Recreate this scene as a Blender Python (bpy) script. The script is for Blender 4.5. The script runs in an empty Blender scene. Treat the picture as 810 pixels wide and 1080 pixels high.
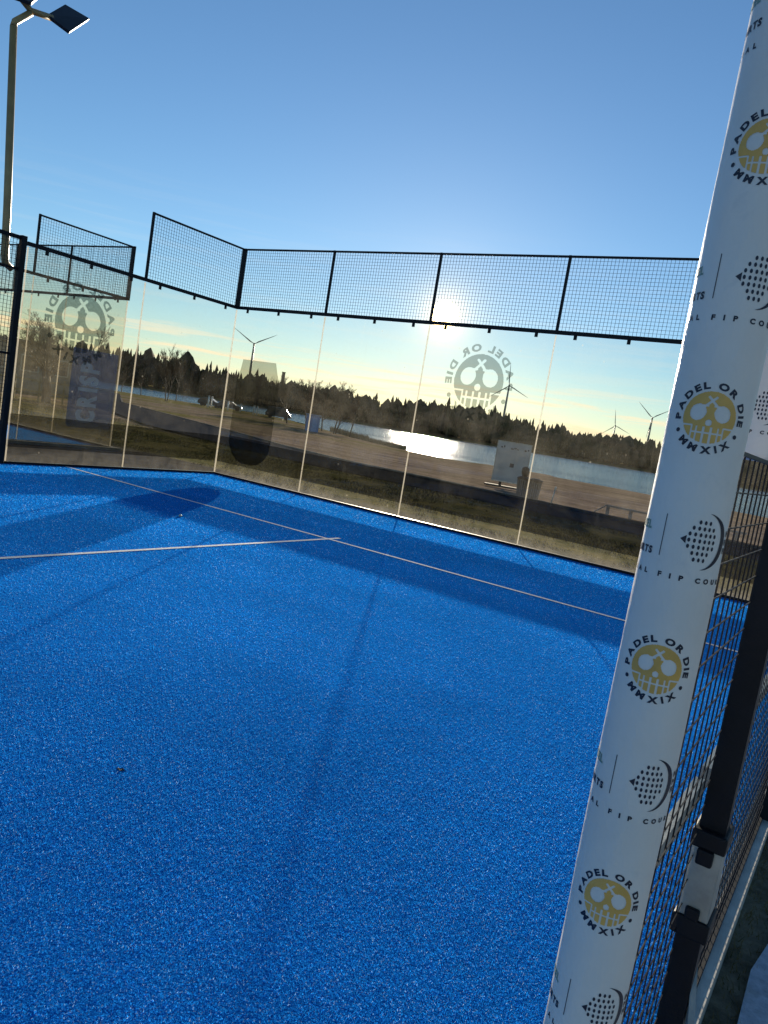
import bpy, bmesh, math, random
import numpy as np
from mathutils import Matrix, Vector, Euler, noise as mnoise

random.seed(7)
SC = bpy.context.scene
COL = SC.collection
R = math.radians

# ------------------------------------------------------------------ camera
CAM = Vector((10.1116, -10.0102, 1.3949))
cam_d = bpy.data.cameras.new('camera')
cam = bpy.data.objects.new('camera', cam_d)
COL.objects.link(cam)
ROT = Matrix(((0.822438559838412, -0.19763178708279255, 0.5334196209602536),
              (0.5452300701139983, 0.006441242670263372, -0.8382617019978589),
              (0.16223127298521525, 0.9802551642951566, 0.1130523194732069)))
cam.matrix_world = Matrix.Translation(CAM) @ ROT.to_4x4()
cam_d.sensor_fit = 'VERTICAL'
cam_d.sensor_height = 36.0
cam_d.sensor_width = 27.0
cam_d.lens = 811.167 / 1080 * 36
cam_d.clip_start = 0.02
cam_d.clip_end = 20000
SC.camera = cam

# ------------------------------------------------------------------ light
SUN_EL, SUN_AZ = 8.33, -30.45          # azimuth from +Y towards +X
SUN_DIR = Vector((math.sin(R(SUN_AZ)) * math.cos(R(SUN_EL)),
                  math.cos(R(SUN_AZ)) * math.cos(R(SUN_EL)), math.sin(R(SUN_EL))))
world = bpy.data.worlds.new('World')
SC.world = world
world.use_nodes = True


def build_world():
    nt = world.node_tree
    N, L = nt.nodes, nt.links
    N.clear()
    out = N.new('ShaderNodeOutputWorld')
    bg = N.new('ShaderNodeBackground')
    bg.inputs['Strength'].default_value = 0.066
    sky = N.new('ShaderNodeTexSky')
    sky.sky_type = 'NISHITA'
    sky.sun_disc = False
    sky.sun_elevation = R(SUN_EL)
    sky.sun_rotation = R(SUN_AZ)
    sky.altitude = 0
    sky.air_density = 1.0
    sky.dust_density = 0.05
    sky.ozone_density = 4.0
    geo = N.new('ShaderNodeTexCoord')

    def math_(op, a, b=None, c=None):
        n = N.new('ShaderNodeMath')
        n.operation = op
        for i, v in enumerate((a, b, c)):
            if v is None:
                continue
            if isinstance(v, (int, float)):
                n.inputs[i].default_value = v
            else:
                L.new(v, n.inputs[i])
        return n.outputs[0]
    nrm = N.new('ShaderNodeVectorMath')
    nrm.operation = 'NORMALIZE'
    L.new(geo.outputs['Generated'], nrm.inputs[0])
    dot = N.new('ShaderNodeVectorMath')
    dot.operation = 'DOT_PRODUCT'
    L.new(nrm.outputs[0], dot.inputs[0])
    dot.inputs[1].default_value = SUN_DIR
    d = math_('MINIMUM', dot.outputs['Value'], 1.0)
    ang = math_('MULTIPLY', math_('ARCCOSINE', d), 180 / math.pi)      # degrees from the sun
    # the sun's disc and the aureole of the air around it
    disc = math_('SUBTRACT', 1.0, math_('SMOOTH_MIN', 1.0, math_('MAXIMUM', math_('DIVIDE', math_('SUBTRACT', ang, 0.72), 0.35), 0.0), 0.05))
    g1 = math_('EXPONENT', math_('MULTIPLY', ang, -1.0))
    g2 = math_('EXPONENT', math_('MULTIPLY', ang, -0.20))
    glow = math_('ADD', math_('ADD', math_('MULTIPLY', disc, 120.0), math_('MULTIPLY', g1, 15.0)), math_('MULTIPLY', g2, 0.7))
    gc = N.new('ShaderNodeMixRGB')
    gc.blend_type = 'MULTIPLY'
    gc.inputs[0].default_value = 1
    gc.inputs[1].default_value = (1.0, 0.69, 0.27, 1)
    L.new(glow, gc.inputs[2])
    # thin streaky cloud low over the horizon
    sep = N.new('ShaderNodeSeparateXYZ')
    L.new(nrm.outputs[0], sep.inputs[0])
    az = math_('ARCTAN2', sep.outputs['X'], sep.outputs['Y'])
    el = math_('ARCSINE', sep.outputs['Z'])
    comb = N.new('ShaderNodeCombineXYZ')
    L.new(math_('MULTIPLY', az, 5.0), comb.inputs[0])
    L.new(math_('MULTIPLY', math_('ADD', el, math_('MULTIPLY', az, -0.02)), 95.0), comb.inputs[1])
    nz = N.new('ShaderNodeTexNoise')
    nz.inputs['Scale'].default_value = 1.0
    nz.inputs['Detail'].default_value = 5.0
    nz.inputs['Roughness'].default_value = 0.6
    nz.inputs['Distortion'].default_value = 0.3
    L.new(comb.outputs[0], nz.inputs['Vector'])
    cr = N.new('ShaderNodeMapRange')
    cr.inputs['From Min'].default_value = 0.50
    cr.inputs['From Max'].default_value = 0.62
    L.new(nz.outputs['Fac'], cr.inputs['Value'])
    # the cloud bank lies between about 0.5 and 4.5 degrees of elevation, thin veils above
    band = N.new('ShaderNodeMapRange')
    band.inputs['From Min'].default_value = R(5.2)
    band.inputs['From Max'].default_value = R(2.6)
    L.new(el, band.inputs['Value'])
    veil = N.new('ShaderNodeMapRange')
    veil.inputs['From Min'].default_value = R(15)
    veil.inputs['From Max'].default_value = R(6)
    veil.inputs['To Max'].default_value = 0.066
    L.new(el, veil.inputs['Value'])
    cmask = math_('MULTIPLY', cr.outputs[0], math_('MAXIMUM', math_('MULTIPLY', band.outputs[0], 0.9), veil.outputs[0]))
    cmix = N.new('ShaderNodeMixRGB')
    L.new(cmask, cmix.inputs[0])
    # sky seen through: Nishita, a little bluer
    tint = N.new('ShaderNodeMixRGB')
    tint.blend_type = 'MULTIPLY'
    tint.inputs[0].default_value = 1
    tint.inputs[2].default_value = (1.20, 1.15, 1.12, 1)
    L.new(sky.outputs[0], tint.inputs[1])
    L.new(tint.outputs[0], cmix.inputs[1])
    cmix.inputs[2].default_value = (8.6, 7.0, 4.8, 1)
    add = N.new('ShaderNodeMixRGB')
    add.blend_type = 'ADD'
    add.inputs[0].default_value = 1
    L.new(cmix.outputs[0], add.inputs[1])
    L.new(gc.outputs[0], add.inputs[2])
    L.new(add.outputs[0], bg.inputs['Color'])
    L.new(bg.outputs[0], out.inputs['Surface'])


build_world()
sun_d = bpy.data.lights.new('sun', 'SUN')
sun_d.energy = 5.0
sun_d.angle = R(0.5)
sun_d.color = (1.0, 0.90, 0.76)
sun = bpy.data.objects.new('sun', sun_d)
COL.objects.link(sun)
sun.rotation_euler = SUN_DIR.to_track_quat('Z', 'Y').to_euler()
sun.location = (0, 0, 30)

SC.view_settings.view_transform = 'Standard'
SC.view_settings.look = 'None'
SC.view_settings.exposure = 1.14
SC.view_settings.gamma = 1
SC.view_settings.use_curve_mapping = False
cy = SC.cycles
cy.use_denoising = True
cy.max_bounces = 24
cy.transparent_max_bounces = 40
cy.diffuse_bounces = 3
cy.glossy_bounces = 4
cy.transmission_bounces = 6
cy.caustics_reflective = False
cy.caustics_refractive = False
cy.sample_clamp_indirect = 6

# ------------------------------------------------------------------ helpers


def tag(o, label=None, cat=None, group=None, kind=None):
    if label:
        o['label'] = label
    if cat:
        o['category'] = cat
    if group:
        o['group'] = group
    if kind:
        o['kind'] = kind
    return o


def empty(name, loc=(0, 0, 0), rz=0.0):
    o = bpy.data.objects.new(name, None)
    COL.objects.link(o)
    o.location = loc
    o.rotation_euler = (0, 0, rz)
    return o


def copy_tree(o, parent=None):
    c = o.copy()
    COL.objects.link(c)
    c.parent = parent
    for ch in list(o.children):
        copy_tree(ch, c)
    return c


class MB:
    """collects boxes, bars, tubes and loose faces for one mesh object"""

    def __init__(self):
        self.v, self.f, self.mi, self.sm = [], [], [], []

    def face(self, idx, mi=0, sm=False):
        self.f.append(idx)
        self.mi.append(mi)
        self.sm.append(sm)

    def add(self, verts, faces, mi=0, sm=False):
        b = len(self.v)
        self.v += [tuple(p) for p in verts]
        for q in faces:
            self.face([b + i for i in q], mi, sm)

    def box(self, x0, y0, z0, x1, y1, z1, mi=0):
        self.add([(x0, y0, z0), (x1, y0, z0), (x1, y1, z0), (x0, y1, z0), (x0, y0, z1), (x1, y0, z1), (x1, y1, z1), (x0, y1, z1)],
                 [(0, 3, 2, 1), (4, 5, 6, 7), (0, 1, 5, 4), (1, 2, 6, 5), (2, 3, 7, 6), (3, 0, 4, 7)], mi)

    def bar(self, a, b, w, h=None, up=(0, 0, 1), mi=0):
        a, b = Vector(a), Vector(b)
        d = (b - a).normalized()
        u = Vector(up)
        if abs(d.dot(u)) > 0.99:
            u = Vector((1, 0, 0))
        s = d.cross(u).normalized()
        u = s.cross(d).normalized()
        h = h or w
        s, u = s * w / 2, u * h / 2
        vs = [a - s - u, a + s - u, a + s + u, a - s + u, b - s - u, b + s - u, b + s + u, b - s + u]
        self.add(vs, [(0, 3, 2, 1), (4, 5, 6, 7), (0, 1, 5, 4), (1, 2, 6, 5), (2, 3, 7, 6), (3, 0, 4, 7)], mi)

    def tube(self, pts, rad, n=10, mi=0, caps=True):
        pts = [Vector(p) for p in pts]
        if not isinstance(rad, (list, tuple)):
            rad = [rad] * len(pts)
        base = len(self.v)
        ref = None
        for i, p in enumerate(pts):
            d = (pts[min(i + 1, len(pts) - 1)] - pts[max(i - 1, 0)]).normalized()
            if ref is None:
                ref = Vector((1, 0, 0)) if abs(d.x) < 0.9 else Vector((0, 1, 0))
            s = d.cross(ref).normalized()
            ref = s.cross(d).normalized()
            for k in range(n):
                a = 2 * math.pi * k / n
                self.v.append(tuple(p + (ref * math.cos(a) + s * math.sin(a)) * rad[i]))
        for i in range(len(pts) - 1):
            for k in range(n):
                k2 = (k + 1) % n
                self.face([base + i * n + k, base + i * n + k2, base + (i + 1) * n + k2, base + (i + 1) * n + k], mi, n > 4)
        if caps:
            self.face([base + k for k in range(n)][::-1], mi)
            self.face([base + (len(pts) - 1) * n + k for k in range(n)], mi)

    def build(self, name, mats, parent=None, bevel=0.0):
        me = bpy.data.meshes.new(name)
        me.from_pydata(self.v, [], self.f)
        if not isinstance(mats, (list, tuple)):
            mats = [mats]
        for m in mats:
            me.materials.append(m)
        me.polygons.foreach_set('material_index', self.mi)
        me.polygons.foreach_set('use_smooth', self.sm)
        me.update()
        o = bpy.data.objects.new(name, me)
        COL.objects.link(o)
        if parent:
            o.parent = parent
        if bevel:
            b = o.modifiers.new('bevel', 'BEVEL')
            b.width = bevel
            b.segments = 2
            b.limit_method = 'ANGLE'
        return o


# ------------------------------------------------------------------ materials


class NT:
    def __init__(self, name):
        self.m = bpy.data.materials.new(name)
        self.m.use_nodes = True
        self.t = self.m.node_tree
        self.t.nodes.clear()
        self.out = self.n('ShaderNodeOutputMaterial')
        self.pos = self.n('ShaderNodeNewGeometry').outputs['Position']

    def n(self, typ, **kw):
        nd = self.t.nodes.new(typ)
        for k, v in kw.items():
            setattr(nd, k, v)
        return nd

    def l(self, a, b):
        self.t.links.new(a, b)

    def put(self, sock, v):
        if hasattr(v, 'is_linked'):
            self.l(v, sock)
        elif v is not None:
            if isinstance(v, (tuple, list)) and len(v) == 3 and sock.type == 'RGBA':
                v = (*v, 1)
            sock.default_value = v

    def math(self, op, a, b=None, c=None, clamp=False):
        nd = self.n('ShaderNodeMath', operation=op)
        nd.use_clamp = clamp
        for i, v in enumerate((a, b, c)):
            if v is not None:
                self.put(nd.inputs[i], v)
        return nd.outputs[0]

    def noise(self, scale, detail=3, rough=0.55, vec=None, dist=0.0):
        nd = self.n('ShaderNodeTexNoise')
        nd.inputs['Scale'].default_value = scale
        nd.inputs['Detail'].default_value = detail
        nd.inputs['Roughness'].default_value = rough
        nd.inputs['Distortion'].default_value = dist
        self.l(vec if vec is not None else self.pos, nd.inputs['Vector'])
        return nd.outputs['Fac']

    def voro(self, scale, out='Distance', vec=None, feature='F1'):
        nd = self.n('ShaderNodeTexVoronoi', feature=feature)
        nd.inputs['Scale'].default_value = scale
        self.l(vec if vec is not None else self.pos, nd.inputs['Vector'])
        return nd.outputs[out]

    def scale(self, v, s):
        nd = self.n('ShaderNodeVectorMath', operation='MULTIPLY')
        self.l(v, nd.inputs[0])
        nd.inputs[1].default_value = s
        return nd.outputs[0]

    def rng(self, v, a, b, c=0.0, d=1.0):
        nd = self.n('ShaderNodeMapRange')
        for i, x in zip(('From Min', 'From Max', 'To Min', 'To Max'), (a, b, c, d)):
            nd.inputs[i].default_value = x
        self.put(nd.inputs['Value'], v)
        return nd.outputs[0]

    def mix(self, f, a, b, mode='MIX'):
        nd = self.n('ShaderNodeMixRGB', blend_type=mode)
        self.put(nd.inputs[0], f)
        self.put(nd.inputs[1], a)
        self.put(nd.inputs[2], b)
        return nd.outputs[0]

    def bump(self, h, strength=0.5, dist=0.01):
        nd = self.n('ShaderNodeBump')
        nd.inputs['Strength'].default_value = strength
        nd.inputs['Distance'].default_value = dist
        self.l(h, nd.inputs['Height'])
        return nd.outputs[0]

    def pbr(self, col, rough=0.6, metal=0.0, spec=0.5, normal=None, **kw):
        nd = self.n('ShaderNodeBsdfPrincipled')
        self.put(nd.inputs['Base Color'], col)
        self.put(nd.inputs['Roughness'], rough)
        self.put(nd.inputs['Metallic'], metal)
        self.put(nd.inputs['Specular IOR Level'], spec)
        if normal is not None:
            self.l(normal, nd.inputs['Normal'])
        for k, v in kw.items():
            self.put(nd.inputs[k], v)
        return nd.outputs[0]

    def mixs(self, f, a, b):
        nd = self.n('ShaderNodeMixShader')
        self.put(nd.inputs[0], f)
        self.l(a, nd.inputs[1])
        self.l(b, nd.inputs[2])
        return nd.outputs[0]

    def done(self, s):
        self.l(s, self.out.inputs['Surface'])
        return self.m


def simple(name, col, rough=0.6, metal=0.0, spec=0.5, var=0.18, nscale=6.0, bump=0.0, bscale=60.0):
    t = NT(name)
    f = t.noise(nscale, 4)
    dark = tuple(c * (1 - var) for c in col)
    lite = tuple(min(1, c * (1 + var)) for c in col)
    c = t.mix(t.rng(f, 0.3, 0.7), dark, lite)
    nm = t.bump(t.noise(bscale, 3), bump, 0.004) if bump else None
    return t.done(t.pbr(c, rough, metal, spec, nm))


def m_turf(name, ca, cb, sand):
    t = NT(name)
    fine = t.noise(210, 3, 0.75)
    grain = t.voro(330, 'Color')
    gb = t.n('ShaderNodeSeparateColor')
    t.l(grain, gb.inputs[0])
    cell = gb.outputs[0]
    big = t.noise(0.55, 4)
    mid = t.noise(9, 4, 0.65)
    c = t.mix(t.rng(fine, 0.3, 0.72), ca, cb)
    c = t.mix(t.math('MULTIPLY', t.rng(mid, 0.35, 0.7), 0.25), c, tuple(x * 0.6 for x in ca))
    c = t.mix(t.math('MULTIPLY', t.rng(big, 0.42, 0.68), 0.22), c, sand)
    speck = t.math('GREATER_THAN', cell, 0.955)
    c = t.mix(t.math('MULTIPLY', speck, 0.62), c, (0.30, 0.46, 0.62))
    h = t.math('ADD', t.noise(130, 2, 0.6), t.math('MULTIPLY', t.noise(34, 3, 0.6), 0.8))
    nm = t.bump(h, 0.8, 0.008)
    # light caught by the leaning plastic blades: a blue sheen, and a few grains of silica sand that glint
    s = t.pbr(c, 1.0, 0, 0.0, nm, **{'Sheen Weight': 0.6, 'Sheen Roughness': 0.45, 'Sheen Tint': (0.02, 0.32, 1.0)})
    return t.done(s)


M_TURF = m_turf('blue_turf', (0.002, 0.085, 0.36), (0.006, 0.18, 0.66), (0.02, 0.24, 0.62))


def m_glass():
    t = NT('court_glass')
    tr = t.n('ShaderNodeBsdfTransparent')
    tr.inputs['Color'].default_value = (0.958, 0.945, 0.905, 1)
    gl = t.n('ShaderNodeBsdfGlossy')
    gl.inputs['Roughness'].default_value = 0.0
    gl.inputs['Color'].default_value = (0.9, 0.95, 0.95, 1)
    fr = t.n('ShaderNodeFresnel')
    fr.inputs['IOR'].default_value = 1.38
    front = t.math('SUBTRACT', 1.0, t.n('ShaderNodeNewGeometry').outputs['Backfacing'])   # the far face would mirror totally without refraction
    base = t.mixs(t.math('MULTIPLY', t.math('MULTIPLY', fr.outputs[0], 0.7), front), tr.outputs[0], gl.outputs[0])
    # dust, drop marks and rain splash on the pane
    df = t.n('ShaderNodeBsdfDiffuse')
    df.inputs['Color'].default_value = (0.55, 0.5, 0.42, 1)
    tl = t.n('ShaderNodeBsdfTranslucent')
    tl.inputs['Color'].default_value = (0.55, 0.50, 0.40, 1)
    dirt = t.mixs(0.7, df.outputs[0], tl.outputs[0])
    film = t.rng(t.noise(1.4, 5, 0.7, dist=0.6), 0.35, 0.75, 0.0, 0.042)
    streak = t.rng(t.noise(1.0, 3, 0.6, vec=t.scale(t.pos, (16, 16, 1.3))), 0.6, 0.85, 0.0, 0.03)
    w1 = t.noise(3.1, 2)
    ring = t.voro(6.5, 'Distance', vec=t.scale(t.pos, (1, 1, 0.8)))
    drop = t.math('MULTIPLY', t.rng(ring, 0.10, 0.05), t.rng(w1, 0.49, 0.6, 0.0, 0.20))
    speck = t.math('MULTIPLY', t.rng(t.voro(38, 'Distance'), 0.13, 0.06), t.rng(t.noise(2.3, 2), 0.5, 0.64, 0.0, 0.32))
    sep = t.n('ShaderNodeSeparateXYZ')
    t.l(t.pos, sep.inputs[0])
    low = t.math('MULTIPLY', t.rng(sep.outputs[2], 0.34, 0.03), t.rng(t.noise(5, 5, 0.7), 0.3, 0.7, 0.0, 0.08))
    f = t.math('ADD', t.math('ADD', film, streak), t.math('ADD', t.math('ADD', drop, speck), low), clamp=True)
    return t.done(t.mixs(f, base, dirt))


M_GLASS = m_glass()


def m_film(name, tr_col, refl_col, opacity, nscale=5, rough=0.5):
    t = NT(name)
    tr = t.n('ShaderNodeBsdfTransparent')
    tr.inputs['Color'].default_value = (*tr_col, 1)
    df = t.n('ShaderNodeBsdfDiffuse')
    df.inputs['Color'].default_value = (*refl_col, 1)
    f = t.rng(t.noise(nscale, 4), 0.25, 0.75, opacity * 0.88, min(1, opacity * 1.08))
    return t.done(t.mixs(f, tr.outputs[0], df.outputs[0]))


# film sheets are thin solids: light crosses two faces, so each face has the square root of the film's transmission
M_SHADEFILM = m_film('shadow_caster_film', (0.59, 0.59, 0.575), (0.03, 0.03, 0.03), 0.03)  # for the strips added low on the glass to cast shadow bands
M_DARKFILM = m_film('dark_banner_film', (0.74, 0.735, 0.70), (0.02, 0.022, 0.03), 0.05)
M_DARKFILM2 = m_film('dense_banner_film', (0.6, 0.6, 0.62), (0.018, 0.02, 0.028), 0.25)
M_LOGOFILM = m_film('grey_logo_film', (0.50, 0.51, 0.49), (0.05, 0.06, 0.06), 0.06)
M_LOGODARK = m_film('dark_logo_film', (0.40, 0.44, 0.45), (0.04, 0.05, 0.05), 0.10)
M_BLUEFILM = m_film('blue_banner_film', (0.70, 0.78, 0.92), (0.10, 0.18, 0.36), 0.30)
M_LETTER = m_film('pale_banner_lettering', (0.9, 0.92, 0.93), (0.62, 0.68, 0.72), 0.55)


def m_seal():
    t = NT('joint_seal')
    f = t.noise(14, 4, 0.7)
    df = t.n('ShaderNodeBsdfDiffuse')
    df.inputs['Color'].default_value = (0.5, 0.48, 0.42, 1)
    tl = t.n('ShaderNodeBsdfTranslucent')
    tl.inputs['Color'].default_value = (0.50, 0.46, 0.38, 1)
    tr = t.n('ShaderNodeBsdfTransparent')
    s = t.mixs(0.8, df.outputs[0], tl.outputs[0])
    return t.done(t.mixs(t.rng(f, 0.35, 0.65, 0.66, 0.32), s, tr.outputs[0]))


M_SEAL = m_seal()
M_BLACK = simple('black_powder_coat', (0.008, 0.009, 0.012), 0.5, 0, 0.22, 0.3, 12, 0.15, 240)
M_WIRE = simple('black_wire', (0.008, 0.010, 0.016), 0.5, 0, 0.2, 0.2, 20)
M_GALV = simple('galvanised_rail', (0.34, 0.36, 0.33), 0.42, 0.35, 0.5, 0.25, 14, 0.2, 90)
M_KERB = simple('pale_concrete', (0.52, 0.49, 0.42), 0.55, 0, 0.5, 0.25, 9, 0.35, 70)
M_BRIGHT = simple('bright_aluminium_edge', (0.75, 0.75, 0.72), 0.3, 0.85, 0.5, 0.1, 9)
M_PAVE = simple('grey_paving', (0.06, 0.057, 0.053), 1.0, 0, 0.0, 0.3, 2.2, 0.5, 120)


def m_line():
    t = NT('white_line_turf')
    c = t.mix(t.rng(t.noise(120, 3, 0.7), 0.3, 0.65), (0.42, 0.48, 0.54), (0.80, 0.82, 0.82))
    return t.done(t.pbr(c, 0.8, 0, 0.3, t.bump(t.noise(160, 3), 0.6, 0.006)))


M_LINE = m_line()


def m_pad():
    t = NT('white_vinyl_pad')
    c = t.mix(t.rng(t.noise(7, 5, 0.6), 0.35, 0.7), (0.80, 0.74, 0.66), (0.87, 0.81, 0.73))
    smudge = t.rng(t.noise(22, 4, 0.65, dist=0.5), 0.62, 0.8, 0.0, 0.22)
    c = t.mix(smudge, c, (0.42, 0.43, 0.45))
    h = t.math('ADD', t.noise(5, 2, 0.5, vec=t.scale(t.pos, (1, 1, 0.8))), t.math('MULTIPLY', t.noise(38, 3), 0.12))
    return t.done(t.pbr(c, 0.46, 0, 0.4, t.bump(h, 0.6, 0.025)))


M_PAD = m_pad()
M_GOLD = simple('gold_print', (0.76, 0.43, 0.10), 0.45, 0, 0.5, 0.12, 25)
M_INK = simple('navy_print', (0.012, 0.016, 0.035), 0.45, 0, 0.5, 0.2, 25)
M_GREENINK = simple('green_print', (0.22, 0.34, 0.27), 0.5, 0, 0.4, 0.2, 25)
M_MAST = simple('tan_mast_paint', (0.36, 0.25, 0.10), 0.42, 0.1, 0.5, 0.2, 4)
M_LAMP = simple('dark_lamp_housing', (0.03, 0.035, 0.04), 0.4, 0.4, 0.5, 0.2, 8)
M_LENS = simple('lamp_glass', (0.16, 0.20, 0.22), 0.15, 0, 0.6, 0.15, 30)
M_BARK = simple('bark', (0.075, 0.055, 0.04), 0.85, 0, 0.3, 0.4, 30)
M_TWIG = simple('twigs', (0.13, 0.095, 0.06), 0.85, 0, 0.3, 0.3, 3)
M_TURBINE = simple('turbine_paint', (0.16, 0.19, 0.20), 0.5, 0, 0.4, 0.05, 0.05)


# ------------------------------------------------------------------ terrain
def shore(az):
    """distance from the camera to the near shore, by azimuth in degrees"""
    tab = [(-180, 9000), (-86, 9000), (-80, 240), (-70, 185), (-60, 172), (-52, 170), (-47.5, 176), (-45, 188), (-42, 178), (-39.5, 150), (-37.5, 118),
           (-35.5, 96), (-33.6, 88), (-31, 80), (-29, 76), (-26, 78), (-22, 79), (-18, 75), (-14, 72), (0, 70), (40, 75), (70, 110), (80, 9000), (180, 9000)]
    for (a0, s0), (a1, s1) in zip(tab, tab[1:]):
        if a0 <= az <= a1:
            u = (az - a0) / (a1 - a0)
            return s0 + (s1 - s0) * u
    return 9000


FAR = 402.0


def terr(x, y):
    dx, dy = x - CAM.x, y - CAM.y
    r = math.hypot(dx, dy)
    az = math.degrees(math.atan2(dx, dy))
    s = shore(az)
    if r < 24:
        return -0.05
    if s > 1000:
        return -0.05
    if r < s:
        u = (r - 24) / (s - 24)
        return -0.05 - 0.93 * u
    if r < s + 12:
        return -0.98 - 1.6 * (r - s) / 12
    if r < FAR - 8:
        return -2.58
    if r < FAR + 4:
        return -2.58 + 2.4 * (r - FAR + 8) / 12 * 1.0
    return -0.18 + min(6.0, (r - FAR - 4) * 0.02)


def m_ground():
    t = NT('outdoor_ground')
    sep = t.n('ShaderNodeSeparateXYZ')
    t.l(t.pos, sep.inputs[0])
    X, Y = sep.outputs[0], sep.outputs[1]
    wob = t.math('MULTIPLY', t.math('SUBTRACT', t.noise(0.22, 4, 0.6), 0.5), 3.0)
    yy = t.math('ADD', Y, wob)
    # gravel and turf patches
    gn = t.noise(5, 6, 0.72)
    gravel = t.mix(t.rng(gn, 0.3, 0.7), (0.155, 0.115, 0.082), (0.34, 0.26, 0.19))
    gravel = t.mix(t.rng(t.noise(0.35, 5, 0.65), 0.42, 0.62, 0, 0.6), gravel, (0.09, 0.064, 0.046))
    ruts = t.rng(t.noise(1.0, 5, 0.65, vec=t.scale(t.pos, (0.12, 0.9, 1)), dist=0.5), 0.5, 0.66, 0.0, 0.55)
    gravel = t.mix(ruts, gravel, (0.085, 0.066, 0.046))
    tufts = t.math('MULTIPLY', t.rng(t.noise(0.9, 6, 0.75), 0.56, 0.66), 0.6)
    gravel = t.mix(tufts, gravel, (0.10, 0.095, 0.04))
    peb = t.rng(t.voro(26, 'Distance'), 0.1, 0.45, 0.72, 1.12)
    gravel = t.mix(1.0, gravel, peb, 'MULTIPLY')
    dry = t.mix(t.rng(t.noise(3.5, 6, 0.75), 0.3, 0.72), (0.10, 0.098, 0.03), (0.28, 0.22, 0.085))
    olive = t.mix(t.rng(t.noise(1.1, 5, 0.65), 0.38, 0.64), dry, (0.085, 0.088, 0.028))
    pale = t.mix(t.rng(t.noise(8, 6, 0.75), 0.3, 0.7), (0.11, 0.10, 0.075), (0.27, 0.24, 0.185))
    soil = t.mix(t.rng(t.noise(9, 6, 0.75), 0.35, 0.65), (0.13, 0.115, 0.08), (0.34, 0.30, 0.21))
    # base: gravel beach; grass between the court and the path
    g_grass = t.math('MULTIPLY', t.rng(yy, 9.0, 7.4), 1.0)
    c = t.mix(g_grass, gravel, olive)
    # far grass fringe and spit
    fringe = t.math('MULTIPLY', t.rng(t.math('ADD', t.math('MULTIPLY', Y, 1.0), t.math('MULTIPLY', X, -1.0)), 118, 140), t.rng(t.noise(0.05, 4), 0.3, 0.55))
    c = t.mix(fringe, c, dry)
    fl = t.rng(t.math('ADD', X, t.math('MULTIPLY', wob, 2.0)), -18.0, -24.0)
    c = t.mix(t.math('MULTIPLY', fl, t.rng(t.noise(0.14, 5, 0.6), 0.46, 0.6)), c, olive)
    # pale strip of grit along the foot of the glass
    near = t.rng(t.math('ADD', Y, t.math('MULTIPLY', wob, 0.25)), 1.5, 0.9)
    c = t.mix(near, c, pale)
    # worn soil on the near side of the fence
    out = t.rng(X, 9.5, 9.9)
    c = t.mix(t.math('MULTIPLY', out, t.rng(Y, -3.0, -4.0)), c, soil)
    nm = t.bump(t.math('ADD', t.noise(16, 6, 0.75), t.math('MULTIPLY', t.noise(1.3, 4), 1.4)), 0.8, 0.05)
    return t.done(t.pbr(c, 1.0, 0, 0.0, nm))


def build_ground():
    rs = [0, 6, 12, 18, 23, 30, 38, 48, 60, 72, 78, 84, 90, 98, 110, 125, 145, 165, 185, 205, 240, 300, 360, 394, 400, 406, 430, 470, 540, 700, 1200, 2500, 5000, 9000]
    na = 240
    vs, fs = [(CAM.x, CAM.y, -0.05)], []
    for r in rs[1:]:
        for k in range(na):
            a = 2 * math.pi * k / na
            x, y = CAM.x + r * math.sin(a), CAM.y + r * math.cos(a)
            z = terr(x, y)
            vs.append((x, y, z))
    for k in range(na):
        fs.append((0, 1 + (k + 1) % na, 1 + k))
    for i in range(len(rs) - 2):
        for k in range(na):
            a = 1 + i * na + k
            b = 1 + i * na + (k + 1) % na
            fs.append((a, b, b + na, a + na))
    mb = MB()
    mb.add(vs, fs, 0, True)
    o = mb.build('ground', m_ground())
    tag(o, kind='structure')


build_ground()


def m_water():
    t = NT('lake_water')
    v = t.scale(t.pos, (1.0, 1.0, 0.0))
    # ripples run across the wind: stretched sideways to the shore
    rot = t.n('ShaderNodeVectorRotate', rotation_type='Z_AXIS')
    rot.inputs['Angle'].default_value = R(-26)
    t.l(v, rot.inputs['Vector'])
    vs = t.scale(rot.outputs[0], (0.30, 0.9, 1))
    h = t.math('ADD', t.noise(1.1, 5, 0.72, vec=vs, dist=0.4), t.math('MULTIPLY', t.noise(0.22, 3, 0.6, vec=vs), 1.5))
    nm = t.bump(h, 0.8, 0.22)
    streak = t.rng(t.noise(0.05, 4, 0.6, vec=t.scale(rot.outputs[0], (0.25, 1.4, 1))), 0.35, 0.7, 0.07, 0.13)
    s = t.pbr((0.05, 0.13, 0.21), streak, 0, 0.16, nm)
    return t.done(s)


def build_lake():
    mb = MB()
    n = 80
    az0, az1 = -84, 79
    inner, outer = [], []
    for k in range(n + 1):
        az = az0 + (az1 - az0) * k / n
        r0 = max(30, min(shore(az) - 6, 380))
        a = R(az)
        inner.append((CAM.x + r0 * math.sin(a), CAM.y + r0 * math.cos(a), -1.0))
        outer.append((CAM.x + 409 * math.sin(a), CAM.y + 409 * math.cos(a), -1.0))
    mb.add(inner + outer, [(k, k + 1, n + 1 + k + 1, n + 1 + k) for k in range(n)][::1])
    o = mb.build('lake', m_water())
    tag(o, kind='structure')


build_lake()


def interp(poly, u):
    n = len(poly) - 1
    s = min(u * n, n - 1e-6)
    i = int(s)
    f = s - i
    return tuple(poly[i][k] + (poly[i + 1][k] - poly[i][k]) * f for k in range(2))


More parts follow.
